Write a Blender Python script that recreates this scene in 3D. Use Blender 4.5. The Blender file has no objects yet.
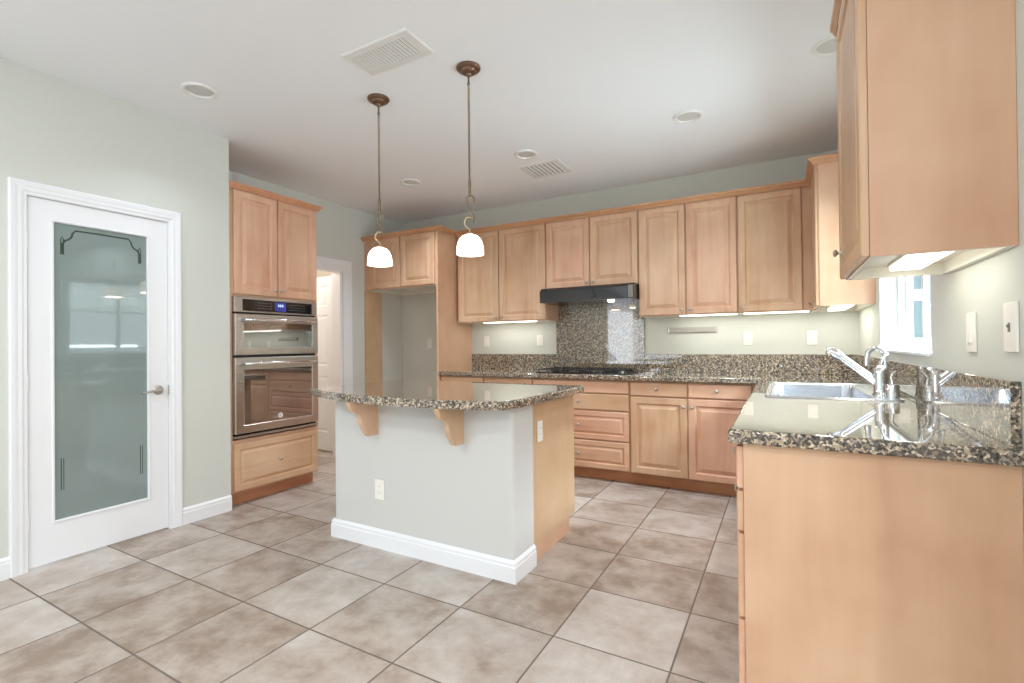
import bpy, bmesh, math, random
from mathutils import Vector, Matrix, noise
random.seed(7)
PI = math.pi
scene = bpy.context.scene
C = scene.collection

# ---------------------------------------------------------------- camera, light, exposure
cam_d = bpy.data.cameras.new('camera'); cam = bpy.data.objects.new('camera', cam_d); C.objects.link(cam)
cam_d.sensor_fit = 'HORIZONTAL'; cam_d.sensor_width = 36.0
cam_d.lens = 36.0 * 486.15 / 1024.0
cam_d.clip_start = 0.02; cam_d.clip_end = 200
_r = Vector((0.87311857, 0.48740291, -0.01011725)); _f = Vector((-0.48736723, 0.87317716, 0.00590227)); _u = _r.cross(_f)
cam.matrix_world = Matrix(((_r.x, _u.x, -_f.x, 0), (_r.y, _u.y, -_f.y, 0), (_r.z, _u.z, -_f.z, 1.2026), (0, 0, 0, 1)))
scene.camera = cam

world = bpy.data.worlds.new('world'); scene.world = world; world.use_nodes = True
wn = world.node_tree.nodes; wl = world.node_tree.links
wn['Background'].inputs['Color'].default_value = (0.86, 0.93, 1.0, 1)
wn['Background'].inputs['Strength'].default_value = 5.0

def area_light(name, loc, direction, sx, sy, power, col=(1, 1, 1), spread=PI):
    d = bpy.data.lights.new(name, 'AREA'); d.shape = 'RECTANGLE'; d.size = sx; d.size_y = sy
    d.energy = power; d.color = col; d.spread = spread
    o = bpy.data.objects.new(name, d); C.objects.link(o); o.location = loc
    o.rotation_euler = Vector(direction).to_track_quat('-Z', 'Y').to_euler()
    return o
def point_light(name, loc, power, col=(1, 1, 1), rad=0.03):
    d = bpy.data.lights.new(name, 'POINT'); d.energy = power; d.color = col; d.shadow_soft_size = rad
    o = bpy.data.objects.new(name, d); C.objects.link(o); o.location = loc
    return o
# daylight lamps added at assumed openings of the unseen room, tilted to the ceiling
area_light('dining_daylight', (3.55, -1.6, 1.45), (-0.8, 0.15, 1.0), 3.6, 1.9, 110, (0.84, 0.92, 1.0))
area_light('family_daylight', (-3.5, -3.0, 1.45), (0.8, 0.25, 1.0), 3.0, 2.0, 90, (0.84, 0.92, 1.0))
area_light('kitchen_window_daylight', (1.7, 3.0, 3.3), (-0.75, 0.0, -1.0), 2.0, 2.0, 1900, (0.80, 0.90, 1.0))
area_light('kitchen_window_up_fill', (1.9, 3.1, 0.25), (-1.0, 0.0, 0.95), 2.4, 2.8, 560, (0.80, 0.90, 1.0))  # added fill outside, aimed up through the window to brighten the ceiling
for _x, _y in ((-2.2, -2.6), (-0.2, -2.6), (1.8, -2.6), (-2.2, -0.6), (1.8, -0.6)):      # unseen fill lamps added at the ceiling behind the camera
    area_light('living_ceiling_fill', (_x, _y, 2.73), (0, 0, -1), 0.16, 0.16, 42, (0.95, 0.97, 1.0))

vs = scene.view_settings
scene.display_settings.display_device = 'sRGB'
vs.view_transform = 'Standard'; vs.look = 'None'; vs.gamma = 1.0; vs.use_curve_mapping = False
vs.exposure = -0.44
cy = scene.cycles
cy.use_denoising = True
cy.max_bounces = 10; cy.diffuse_bounces = 8; cy.glossy_bounces = 5; cy.transmission_bounces = 6
cy.caustics_reflective = False; cy.caustics_refractive = False
cy.sample_clamp_indirect = 6.0

# ---------------------------------------------------------------- materials
def srgb(r, g, b):
    f = lambda c: (c / 255.0 / 12.92) if c <= 10.3 else ((c / 255.0 + 0.055) / 1.055) ** 2.4
    return (f(r), f(g), f(b), 1.0)
def new_mat(name):
    m = bpy.data.materials.new(name); m.use_nodes = True
    return m, m.node_tree.nodes, m.node_tree.links, m.node_tree.nodes['Principled BSDF']
def N(ns, t, **kw):
    n = ns.new(t)
    for k, v in kw.items(): setattr(n, k, v)
    return n
def simple(name, col, rough=0.5, metal=0.0, spec=0.5, coat=0.0):
    m, ns, ls, b = new_mat(name)
    b.inputs['Base Color'].default_value = col; b.inputs['Roughness'].default_value = rough
    b.inputs['Metallic'].default_value = metal; b.inputs['Specular IOR Level'].default_value = spec
    b.inputs['Coat Weight'].default_value = coat
    return m
def emissive(name, col, strength):
    m, ns, ls, b = new_mat(name)
    b.inputs['Base Color'].default_value = col
    b.inputs['Emission Color'].default_value = col; b.inputs['Emission Strength'].default_value = strength
    return m
def painted(name, col, bump=0.15, rough=0.75, scale=55):
    m, ns, ls, b = new_mat(name)
    b.inputs['Base Color'].default_value = col; b.inputs['Roughness'].default_value = rough
    b.inputs['Specular IOR Level'].default_value = 0.25
    g = N(ns, 'ShaderNodeNewGeometry'); t = N(ns, 'ShaderNodeTexNoise'); t.inputs['Scale'].default_value = scale; t.inputs['Detail'].default_value = 3
    bp = N(ns, 'ShaderNodeBump'); bp.inputs['Strength'].default_value = bump; bp.inputs['Distance'].default_value = 0.002
    ls.new(g.outputs['Position'], t.inputs['Vector']); ls.new(t.outputs['Fac'], bp.inputs['Height']); ls.new(bp.outputs['Normal'], b.inputs['Normal'])
    return m
def ramp(ns, stops, interp='LINEAR'):
    r = N(ns, 'ShaderNodeValToRGB'); cr = r.color_ramp; cr.interpolation = interp
    while len(cr.elements) < len(stops): cr.elements.new(0.5)
    for e, (p, c) in zip(cr.elements, stops): e.position = p; e.color = c
    return r
def wood(name, c_dark, c_mid, c_light, axis='Z', rough=0.34, blotch=0.55):
    m, ns, ls, b = new_mat(name)
    tc = N(ns, 'ShaderNodeTexCoord'); oi = N(ns, 'ShaderNodeObjectInfo')
    off = N(ns, 'ShaderNodeVectorMath', operation='SCALE'); off.inputs[0].default_value = (13, 7, 29); ls.new(oi.outputs['Random'], off.inputs['Scale'])
    add = N(ns, 'ShaderNodeVectorMath', operation='ADD'); ls.new(tc.outputs['Object'], add.inputs[0]); ls.new(off.outputs['Vector'], add.inputs[1])
    mp = N(ns, 'ShaderNodeMapping'); mp.inputs['Scale'].default_value = {'Z': (9, 9, 0.9), 'X': (0.9, 9, 9), 'Y': (9, 0.9, 9)}[axis]
    ls.new(add.outputs['Vector'], mp.inputs['Vector'])
    t1 = N(ns, 'ShaderNodeTexNoise'); t1.inputs['Scale'].default_value = 1.6; t1.inputs['Detail'].default_value = 5; t1.inputs['Distortion'].default_value = 0.6
    ls.new(mp.outputs['Vector'], t1.inputs['Vector'])
    t2 = N(ns, 'ShaderNodeTexNoise'); t2.inputs['Scale'].default_value = 2.6; t2.inputs['Detail'].default_value = 3; ls.new(add.outputs['Vector'], t2.inputs['Vector'])
    mx = N(ns, 'ShaderNodeMix', data_type='FLOAT'); mx.inputs[0].default_value = blotch
    ls.new(t1.outputs['Fac'], mx.inputs[2]); ls.new(t2.outputs['Fac'], mx.inputs[3])
    rp = ramp(ns, [(0.30, c_dark), (0.5, c_mid), (0.68, c_light)]); ls.new(mx.outputs[0], rp.inputs['Fac'])
    # small dark pin knots
    v = N(ns, 'ShaderNodeTexVoronoi'); v.inputs['Scale'].default_value = 2.3; ls.new(add.outputs['Vector'], v.inputs['Vector'])
    kn = N(ns, 'ShaderNodeMapRange'); kn.inputs['From Min'].default_value = 0.006; kn.inputs['From Max'].default_value = 0.02
    kn.inputs['To Min'].default_value = 0.55; kn.inputs['To Max'].default_value = 1.0; ls.new(v.outputs['Distance'], kn.inputs['Value'])
    mul = N(ns, 'ShaderNodeMix', data_type='RGBA', blend_type='MULTIPLY'); mul.inputs[0].default_value = 1.0
    ls.new(rp.outputs['Color'], mul.inputs[6]); ls.new(kn.outputs['Result'], mul.inputs[7])
    hv = N(ns, 'ShaderNodeHueSaturation'); vr = N(ns, 'ShaderNodeMapRange'); vr.inputs['To Min'].default_value = 0.94; vr.inputs['To Max'].default_value = 1.06
    hr = N(ns, 'ShaderNodeMapRange'); hr.inputs['To Min'].default_value = 0.508; hr.inputs['To Max'].default_value = 0.490
    ls.new(oi.outputs['Random'], vr.inputs['Value']); ls.new(oi.outputs['Random'], hr.inputs['Value'])
    ls.new(vr.outputs['Result'], hv.inputs['Value']); ls.new(hr.outputs['Result'], hv.inputs['Hue']); hv.inputs['Saturation'].default_value = 0.93; ls.new(mul.outputs[2], hv.inputs['Color'])
    ls.new(hv.outputs['Color'], b.inputs['Base Color'])
    b.inputs['Roughness'].default_value = rough; b.inputs['Specular IOR Level'].default_value = 0.45
    return m
def granite(name):
    m, ns, ls, b = new_mat(name)
    g = N(ns, 'ShaderNodeNewGeometry')
    nz = N(ns, 'ShaderNodeTexNoise'); nz.inputs['Scale'].default_value = 60; nz.inputs['Detail'].default_value = 2
    ls.new(g.outputs['Position'], nz.inputs['Vector'])
    sc = N(ns, 'ShaderNodeVectorMath', operation='SCALE'); sc.inputs['Scale'].default_value = 0.012; ls.new(nz.outputs['Color'], sc.inputs[0])
    ad = N(ns, 'ShaderNodeVectorMath', operation='ADD'); ls.new(g.outputs['Position'], ad.inputs[0]); ls.new(sc.outputs['Vector'], ad.inputs[1])
    v = N(ns, 'ShaderNodeTexVoronoi'); v.inputs['Scale'].default_value = 140; ls.new(ad.outputs['Vector'], v.inputs['Vector'])
    sp = N(ns, 'ShaderNodeSeparateColor'); ls.new(v.outputs['Color'], sp.inputs['Color'])
    rp = ramp(ns, [(0.0, srgb(20, 18, 18)), (0.32, srgb(70, 58, 50)), (0.43, srgb(126, 108, 88)), (0.56, srgb(176, 156, 128)), (0.70, srgb(150, 138, 124)), (0.80, srgb(214, 198, 174)), (0.94, srgb(40, 35, 32))], 'CONSTANT')
    ls.new(sp.outputs['Red'], rp.inputs['Fac'])
    v2 = N(ns, 'ShaderNodeTexVoronoi'); v2.inputs['Scale'].default_value = 190; ls.new(g.outputs['Position'], v2.inputs['Vector'])
    sp2 = N(ns, 'ShaderNodeSeparateColor'); ls.new(v2.outputs['Color'], sp2.inputs['Color'])
    rp2 = ramp(ns, [(0.0, srgb(28, 26, 25)), (0.18, srgb(160, 150, 138)), (0.88, srgb(205, 196, 180))], 'CONSTANT'); ls.new(sp2.outputs['Green'], rp2.inputs['Fac'])
    mx = N(ns, 'ShaderNodeMix', data_type='RGBA'); mx.inputs[0].default_value = 0.20
    ls.new(rp.outputs['Color'], mx.inputs[6]); ls.new(rp2.outputs['Color'], mx.inputs[7]); ls.new(mx.outputs[2], b.inputs['Base Color'])
    b.inputs['Roughness'].default_value = 0.035; b.inputs['Specular IOR Level'].default_value = 0.5; b.inputs['IOR'].default_value = 1.5
    b.inputs['Coat Weight'].default_value = 1.0; b.inputs['Coat Roughness'].default_value = 0.02
    return m
def tile_floor(name):
    m, ns, ls, b = new_mat(name)
    g = N(ns, 'ShaderNodeNewGeometry')
    sep = N(ns, 'ShaderNodeSeparateXYZ'); ls.new(g.outputs['Position'], sep.inputs[0])
    PX, PY, X0, Y0 = 0.4665, 0.4437, -0.375, 0.943
    def cell(out, off, pitch):
        s = N(ns, 'ShaderNodeMath', operation='SUBTRACT'); ls.new(out, s.inputs[0]); s.inputs[1].default_value = off
        d = N(ns, 'ShaderNodeMath', operation='DIVIDE'); ls.new(s.outputs[0], d.inputs[0]); d.inputs[1].default_value = pitch
        fl = N(ns, 'ShaderNodeMath', operation='FLOOR'); ls.new(d.outputs[0], fl.inputs[0])
        fr = N(ns, 'ShaderNodeMath', operation='FRACT'); ls.new(d.outputs[0], fr.inputs[0])
        c = N(ns, 'ShaderNodeMath', operation='SUBTRACT'); ls.new(fr.outputs[0], c.inputs[0]); c.inputs[1].default_value = 0.5
        a = N(ns, 'ShaderNodeMath', operation='ABSOLUTE'); ls.new(c.outputs[0], a.inputs[0])
        e = N(ns, 'ShaderNodeMath', operation='SUBTRACT'); e.inputs[0].default_value = 0.5; ls.new(a.outputs[0], e.inputs[1])
        mm = N(ns, 'ShaderNodeMath', operation='MULTIPLY'); ls.new(e.outputs[0], mm.inputs[0]); mm.inputs[1].default_value = pitch
        return fl.outputs[0], mm.outputs[0]
    cx, ex = cell(sep.outputs['X'], X0, PX); cyy, ey = cell(sep.outputs['Y'], Y0, PY)
    mn = N(ns, 'ShaderNodeMath', operation='MINIMUM'); ls.new(ex, mn.inputs[0]); ls.new(ey, mn.inputs[1])
    gr = N(ns, 'ShaderNodeMapRange'); gr.inputs['From Min'].default_value = 0.0022; gr.inputs['From Max'].default_value = 0.0052; ls.new(mn.outputs[0], gr.inputs['Value'])
    cv = N(ns, 'ShaderNodeCombineXYZ'); ls.new(cx, cv.inputs[0]); ls.new(cyy, cv.inputs[1])
    wn_ = N(ns, 'ShaderNodeTexWhiteNoise', noise_dimensions='3D'); ls.new(cv.outputs[0], wn_.inputs['Vector'])
    off = N(ns, 'ShaderNodeVectorMath', operation='SCALE'); off.inputs['Scale'].default_value = 17; ls.new(wn_.outputs['Color'], off.inputs[0])
    ad = N(ns, 'ShaderNodeVectorMath', operation='ADD'); ls.new(g.outputs['Position'], ad.inputs[0]); ls.new(off.outputs['Vector'], ad.inputs[1])
    t = N(ns, 'ShaderNodeTexNoise'); t.inputs['Scale'].default_value = 5.0; t.inputs['Detail'].default_value = 9; t.inputs['Roughness'].default_value = 0.66; t.inputs['Distortion'].default_value = 0.12
    ls.new(ad.outputs['Vector'], t.inputs['Vector'])
    rp = ramp(ns, [(0.30, srgb(142, 125, 111)), (0.47, srgb(172, 159, 148)), (0.62, srgb(187, 178, 170)), (0.75, srgb(200, 194, 187))])
    vr = N(ns, 'ShaderNodeMath', operation='MULTIPLY_ADD'); ls.new(wn_.outputs['Value'], vr.inputs[0]); vr.inputs[1].default_value = 0.24; vr.inputs[2].default_value = -0.13
    sm = N(ns, 'ShaderNodeMath', operation='ADD'); ls.new(t.outputs['Fac'], sm.inputs[0]); ls.new(vr.outputs[0], sm.inputs[1]); ls.new(sm.outputs[0], rp.inputs['Fac'])
    mx = N(ns, 'ShaderNodeMix', data_type='RGBA'); ls.new(gr.outputs['Result'], mx.inputs[0])
    mx.inputs[6].default_value = srgb(112, 100, 90); ls.new(rp.outputs['Color'], mx.inputs[7]); ls.new(mx.outputs[2], b.inputs['Base Color'])
    rr = N(ns, 'ShaderNodeMapRange'); rr.inputs['To Min'].default_value = 0.8; rr.inputs['To Max'].default_value = 0.36; ls.new(gr.outputs['Result'], rr.inputs['Value']); ls.new(rr.outputs['Result'], b.inputs['Roughness'])
    bp = N(ns, 'ShaderNodeBump'); bp.inputs['Strength'].default_value = 0.5; bp.inputs['Distance'].default_value = 0.003
    hs = N(ns, 'ShaderNodeMath', operation='MULTIPLY_ADD'); ls.new(t.outputs['Fac'], hs.inputs[0]); hs.inputs[1].default_value = 0.35; ls.new(gr.outputs['Result'], hs.inputs[2])
    ls.new(hs.outputs[0], bp.inputs['Height']); ls.new(bp.outputs['Normal'], b.inputs['Normal'])
    b.inputs['Specular IOR Level'].default_value = 0.4
    return m
def brushed(name, col, rough=0.3):
    m, ns, ls, b = new_mat(name)
    b.inputs['Base Color'].default_value = col; b.inputs['Metallic'].default_value = 1.0
    tc = N(ns, 'ShaderNodeTexCoord'); mp = N(ns, 'ShaderNodeMapping'); mp.inputs['Scale'].default_value = (2, 2, 220); ls.new(tc.outputs['Object'], mp.inputs['Vector'])
    t = N(ns, 'ShaderNodeTexNoise'); t.inputs['Scale'].default_value = 3; ls.new(mp.outputs['Vector'], t.inputs['Vector'])
    r = N(ns, 'ShaderNodeMapRange'); r.inputs['To Min'].default_value = rough - 0.08; r.inputs['To Max'].default_value = rough + 0.08
    ls.new(t.outputs['Fac'], r.inputs['Value']); ls.new(r.outputs['Result'], b.inputs['Roughness'])
    return m

M = {}
M['wall'] = painted('wall_paint', srgb(210, 213, 206))
M['ceiling'] = painted('ceiling_paint', srgb(240, 243, 247), 0.1)
M['island_wall'] = painted('island_paint', srgb(208, 208, 205))
M['trim'] = simple('trim_white', srgb(236, 238, 241), 0.35)
M['hall_wall'] = painted('hall_paint', srgb(225, 219, 208))
M['wood'] = wood('maple', srgb(193, 145, 110), srgb(210, 167, 132), srgb(221, 183, 150))
M['wood_h'] = wood('maple_across', srgb(193, 145, 110), srgb(210, 167, 132), srgb(221, 183, 150), 'X')
M['wood_panel'] = wood('maple_panel', srgb(194, 150, 113), srgb(208, 168, 131), srgb(217, 180, 144), 'Z', 0.38, 0.75)
M['wood_trim'] = wood('maple_trim', srgb(178, 119, 76), srgb(195, 139, 96), srgb(207, 156, 113), 'X')
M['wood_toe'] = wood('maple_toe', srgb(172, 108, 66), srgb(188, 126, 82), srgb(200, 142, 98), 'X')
M['cab_white'] = simple('cabinet_underside', srgb(232, 230, 222), 0.5)
M['granite'] = granite('granite')
M['tile'] = tile_floor('floor_tile')
M['steel'] = brushed('stainless', (0.56, 0.53, 0.50, 1), 0.30)
M['strip_steel'] = simple('strip_steel', srgb(168, 164, 156), 0.45, 0.5)
M['sink'] = simple('sink_steel', (0.70, 0.72, 0.76, 1), 0.24, 1.0)
M['chrome'] = simple('chrome', (0.80, 0.82, 0.84, 1), 0.10, 1.0)
M['nickel'] = simple('satin_nickel', (0.52, 0.48, 0.43, 1), 0.36, 1.0)
M['bronze'] = simple('aged_bronze', (0.20, 0.12, 0.08, 1), 0.38, 0.85)
M['rod'] = simple('aged_brass_rod', (0.22, 0.17, 0.12, 1), 0.4, 0.85)
M['cream_metal'] = simple('pale_brass', (0.50, 0.40, 0.27, 1), 0.35, 0.8)
M['black_glass'] = simple('black_glass', (0.012, 0.011, 0.012, 1), 0.04, 0.0, 0.7)
M['oven_glass'] = simple('oven_glass', (0.030, 0.024, 0.024, 1), 0.03, 0.0, 1.0, 1.0)
M['oven_glass'].node_tree.nodes['Principled BSDF'].inputs['IOR'].default_value = 2.3
M['black'] = simple('black_enamel', (0.012, 0.012, 0.012, 1), 0.25)
M['hood'] = simple('hood_black', (0.018, 0.017, 0.017, 1), 0.16, 0.0, 0.7)
M['iron'] = simple('cast_iron', (0.02, 0.02, 0.02, 1), 0.5)
M['plate'] = simple('switch_plate', srgb(240, 238, 232), 0.35)
M['slot'] = simple('slot_grey', srgb(120, 116, 110), 0.5)
M['frost'] = simple('frosted_glass', srgb(132, 146, 144), 0.03, 0.0, 0.8)
M['etch'] = simple('clear_etch', srgb(70, 84, 76), 0.05, 0.0, 0.5)
M['vent'] = simple('vent_white', srgb(226, 226, 224), 0.5)
M['vent_dark'] = simple('vent_shadow', srgb(86, 86, 88), 0.9)
M['shade'] = emissive('lit_opal_glass', (1.0, 0.93, 0.82, 1), 3.2)
M['tube'] = emissive('lit_tube', (1.0, 0.96, 0.84, 1), 5.0)
M['hood_bulb'] = emissive('lit_bulb', (1.0, 0.88, 0.66, 1), 8.0)
M['display'] = emissive('blue_display', (0.03, 0.035, 0.25, 1), 0.5)
M['display_text'] = emissive('display_digits', (0.55, 0.65, 0.9, 1), 0.9)
M['vinyl'] = simple('window_vinyl', srgb(222, 224, 228), 0.35)
M['stucco'] = painted('stucco', srgb(226, 226, 222), 0.3, 0.9, 30)
M['blind'] = simple('blind_slats', srgb(236, 236, 232), 0.5)
M['can_lens'] = simple('can_lens', srgb(206, 206, 204), 0.5)  # greyed to paint in the shading inside the recessed can
M['can'] = simple('can_white', srgb(232, 232, 230), 0.5)
M['ground'] = painted('ground_concrete', srgb(190, 186, 178), 0.3, 0.9, 20)
mg, ns_, ls_, bb = new_mat('window_glass')
tr = N(ns_, 'ShaderNodeBsdfTransparent'); tr.inputs['Color'].default_value = (0.93, 0.97, 0.96, 1)
gl_ = N(ns_, 'ShaderNodeBsdfGlossy'); gl_.inputs['Roughness'].default_value = 0.0
ms = N(ns_, 'ShaderNodeMixShader'); ms.inputs[0].default_value = 0.05; ls_.new(tr.outputs[0], ms.inputs[1]); ls_.new(gl_.outputs[0], ms.inputs[2])
ls_.new(ms.outputs[0], ns_['Material Output'].inputs['Surface'])
M['glass'] = mg

# ---------------------------------------------------------------- mesh helpers
def bm_box(bm, x0, x1, y0, y1, z0, z1, bevel=0.0, segs=2):
    vs_ = [bm.verts.new((x, y, z)) for z in (z0, z1) for y in (y0, y1) for x in (x0, x1)]
    idx = [(0, 2, 3, 1), (4, 5, 7, 6), (0, 1, 5, 4), (2, 6, 7, 3), (0, 4, 6, 2), (1, 3, 7, 5)]
    fs = [bm.faces.new([vs_[i] for i in f]) for f in idx]
    if bevel:
        es = list({e for f in fs for e in f.edges})
        bmesh.ops.bevel(bm, geom=es, offset=bevel, segments=segs, affect='EDGES', profile=0.5, clamp_overlap=True)
    return fs
def bm_lathe(bm, prof, center=(0, 0, 0), axis='Z', segs=28, cap=True):
    cx, cy_, cz = center; rings = []
    for r, h in prof:
        if r < 1e-6:
            p = {'Z': (cx, cy_, cz + h), 'Y': (cx, cy_ + h, cz), 'X': (cx + h, cy_, cz)}[axis]
            rings.append([bm.verts.new(p)])
        else:
            ring = []
            for i in range(segs):
                a = 2 * PI * i / segs; c, s = r * math.cos(a), r * math.sin(a)
                p = {'Z': (cx + c, cy_ + s, cz + h), 'Y': (cx + c, cy_ + h, cz + s), 'X': (cx + h, cy_ + c, cz + s)}[axis]
                ring.append(bm.verts.new(p))
            rings.append(ring)
    for a, b in zip(rings, rings[1:]):
        for i in range(segs):
            j = (i + 1) % segs
            if len(a) == 1 and len(b) == 1: break
            if len(a) == 1: bm.faces.new((a[0], b[j], b[i]))
            elif len(b) == 1: bm.faces.new((a[i], a[j], b[0]))
            else: bm.faces.new((a[i], a[j], b[j], b[i]))
    if cap:
        for r in (rings[0], rings[-1]):
            if len(r) > 1:
                try: bm.faces.new(r)
                except ValueError: pass
def bm_tube(bm, pts, rad, segs=10):
    pts = [Vector(p) for p in pts]; rings = []; n = None
    rads = rad if isinstance(rad, (list, tuple)) else [rad] * len(pts)
    for i, p in enumerate(pts):
        t = (pts[min(i + 1, len(pts) - 1)] - pts[max(i - 1, 0)]).normalized()
        if n is None:
            n = t.cross(Vector((0, 0, 1)));
            if n.length < 0.1: n = t.cross(Vector((1, 0, 0)))
            n.normalize()
        n = (n - t * n.dot(t)).normalized(); b = t.cross(n)
        rings.append([bm.verts.new(p + (n * math.cos(2 * PI * k / segs) + b * math.sin(2 * PI * k / segs)) * rads[i]) for k in range(segs)])
    for a, b in zip(rings, rings[1:]):
        for i in range(segs): bm.faces.new((a[i], a[(i + 1) % segs], b[(i + 1) % segs], b[i]))
    bm.faces.new(rings[0]); bm.faces.new(rings[-1])
def bm_prism(bm, poly, axis, a, b):
    """extrude a 2D polygon along an axis: axis X uses (y,z), Y uses (x,z), Z uses (x,y)"""
    f = {'X': lambda p, t: (t, p[0], p[1]), 'Y': lambda p, t: (p[0], t, p[1]), 'Z': lambda p, t: (p[0], p[1], t)}[axis]
    r0 = [bm.verts.new(f(p, a)) for p in poly]; r1 = [bm.verts.new(f(p, b)) for p in poly]; n = len(poly)
    for i in range(n): bm.faces.new((r0[i], r0[(i + 1) % n], r1[(i + 1) % n], r1[i]))
    return bm.faces.new(r0), bm.faces.new(r1)
def bm_sweep(bm, path, prof):
    """sweep a profile [(out, z)] along a 2D path; out is to the right of the direction of travel; corners mitred"""
    P = [Vector(p) for p in path]; rings = []
    for i, p in enumerate(P):
        def nrm(a, b): d = (b - a).normalized(); return Vector((d.y, -d.x))
        if i == 0: o = nrm(P[0], P[1])
        elif i == len(P) - 1: o = nrm(P[-2], P[-1])
        else:
            n1, n2 = nrm(P[i - 1], p), nrm(p, P[i + 1]); o = (n1 + n2); o = o / (1 + n1.dot(n2))
        rings.append([bm.verts.new((p.x + o.x * q, p.y + o.y * q, z)) for q, z in prof])
    k = len(prof)
    for a, b in zip(rings, rings[1:]):
        for i in range(k): bm.faces.new((a[i], a[(i + 1) % k], b[(i + 1) % k], b[i]))
    bm.faces.new(rings[0]); bm.faces.new(rings[-1])
RAISED = [(0.0, 0.004), (0.004, 0.0), (0.050, 0.0), (0.053, 0.003), (0.058, 0.0115), (0.064, 0.0125), (0.090, 0.0035), (0.093, 0.0015)]
RAISED_S = [(0.0, 0.004), (0.004, 0.0), (0.042, 0.0), (0.044, 0.003), (0.048, 0.0105), (0.053, 0.0115), (0.070, 0.0035), (0.073, 0.0015)]
SLAB = [(0.0, 0.005), (0.002, 0.002), (0.006, 0.0)]
def bm_front(bm, x0, x1, z0, z1, yf, thick, rings):
    """a cabinet front facing -y, its face profile given as nested rings (inset, depth)"""
    R_ = []
    for ins, d in [(0.0, thick)] + rings:
        R_.append([bm.verts.new(p) for p in ((x0 + ins, yf + d, z0 + ins), (x1 - ins, yf + d, z0 + ins), (x1 - ins, yf + d, z1 - ins), (x0 + ins, yf + d, z1 - ins))])
    for a, b in zip(R_, R_[1:]):
        for i in range(4): bm.faces.new((a[i], a[(i + 1) % 4], b[(i + 1) % 4], b[i]))
    bm.faces.new(R_[0]); bm.faces.new(R_[-1])
def obj(name, bm, mat, parent=None, smooth=None):
    bmesh.ops.recalc_face_normals(bm, faces=bm.faces)
    me = bpy.data.meshes.new(name); bm.to_mesh(me); bm.free()
    if smooth is not None:
        for p in me.polygons: p.use_smooth = True
        me.set_sharp_from_angle(angle=math.radians(smooth))
        for p in me.polygons: p.use_smooth = p.area < 0.03       # broad flats stay flat, only rounded edges are smoothed
    o = bpy.data.objects.new(name, me); C.objects.link(o)
    if mat: me.materials.append(M[mat])
    if parent: o.parent = parent
    return o
def tag(o, label, cat, group=None):
    o['label'] = label; o['category'] = cat
    if group: o['group'] = group
    return o
def thing(name, label, cat, loc=(0, 0, 0), rz=0.0, group=None):
    o = bpy.data.objects.new(name, None); C.objects.link(o); o.location = loc; o.rotation_euler = (0, 0, rz); o.empty_display_size = 0.1
    return tag(o, label, cat, group)
def struct(name, bm, mat, parent=None, smooth=None):
    o = obj(name, bm, mat, parent, smooth)
    if not parent: o['kind'] = 'structure'
    return o
def BM(): return bmesh.new()
def box_obj(name, mat, parent, b, bevel=0.0, segs=2, smooth=None):
    bm = BM(); bm_box(bm, *b, bevel=bevel, segs=segs)
    return obj(name, bm, mat, parent, smooth)
def dup(root, loc, label, group=None, rz=None):
    r = root.copy(); C.objects.link(r); r.location = loc; r['label'] = label
    if rz is not None: r.rotation_euler = (0, 0, rz)
    if group: r['group'] = group
    for ch in list(root.children):
        c = ch.copy(); C.objects.link(c); c.parent = r
        for g in ch.children:
            d = g.copy(); C.objects.link(d); d.parent = c
    return r

# ---------------------------------------------------------------- the room
XL, YB, XW, ZC, ZK = -3.578, 4.685, 0.522, 2.743, 0.931
YLE, XD = 2.126, -4.2        # end of the pantry wall; the wall with the doorway
PLAN = [(-6.6, -5.15), (3.75, -5.15), (3.75, 1.25), (XW + 0.16, 1.25), (XW + 0.16, 4.85), (-6.6, 4.85)]
bm = BM(); bm_prism(bm, PLAN, 'Z', -0.12, 0.0); struct('floor', bm, 'tile')
bm = BM(); bm_prism(bm, PLAN, 'Z', ZC, ZC + 0.12); struct('ceiling', bm, 'ceiling')
# left wall with the pantry door opening
D0, D1, DZ = 1.0236, 1.7098, 2.0375
bm = BM(); bm_box(bm, XL - 0.12, XL, -3.9 - 1.25, -4.3, 0, ZC); bm_box(bm, XL - 0.12, XL, -1.7, D0 - 0.012, 0, ZC)
bm_box(bm, XL - 0.12, XL, -4.3, -1.7, 2.3, ZC); bm_box(bm, XL - 0.12, XL, -4.3, -1.7, 0, 0.6)
bm_box(bm, XL - 0.12, XL, D0 - 0.012, D1 + 0.012, DZ + 0.012, ZC); bm_box(bm, XL - 0.12, XL, D1 + 0.012, YLE, 0, ZC)
bm_box(bm, XD, XL - 0.12, YLE - 0.10, YLE, 0, ZC)
bmesh.ops.remove_doubles(bm, verts=bm.verts, dist=1e-5)
struct('wall_left', bm, 'wall')
# wall with the doorway beyond the oven tower
OY0, OY1, OZ = 2.93, 3.70, 2.012
bm = BM(); bm_box(bm, XD - 0.12, XD, YLE - 0.10, OY0, 0, ZC); bm_box(bm, XD - 0.12, XD, OY0, OY1 + 0.02, OZ + 0.02, ZC); bm_box(bm, XD - 0.12, XD, OY1 + 0.02, 4.80, 0, ZC)
bmesh.ops.remove_doubles(bm, verts=bm.verts, dist=1e-5); struct('wall_doorway', bm, 'wall')
bm = BM(); bm_box(bm, XD, XW + 0.16, YB, YB + 0.12, 0, ZC); struct('wall_back', bm, 'wall')
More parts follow.
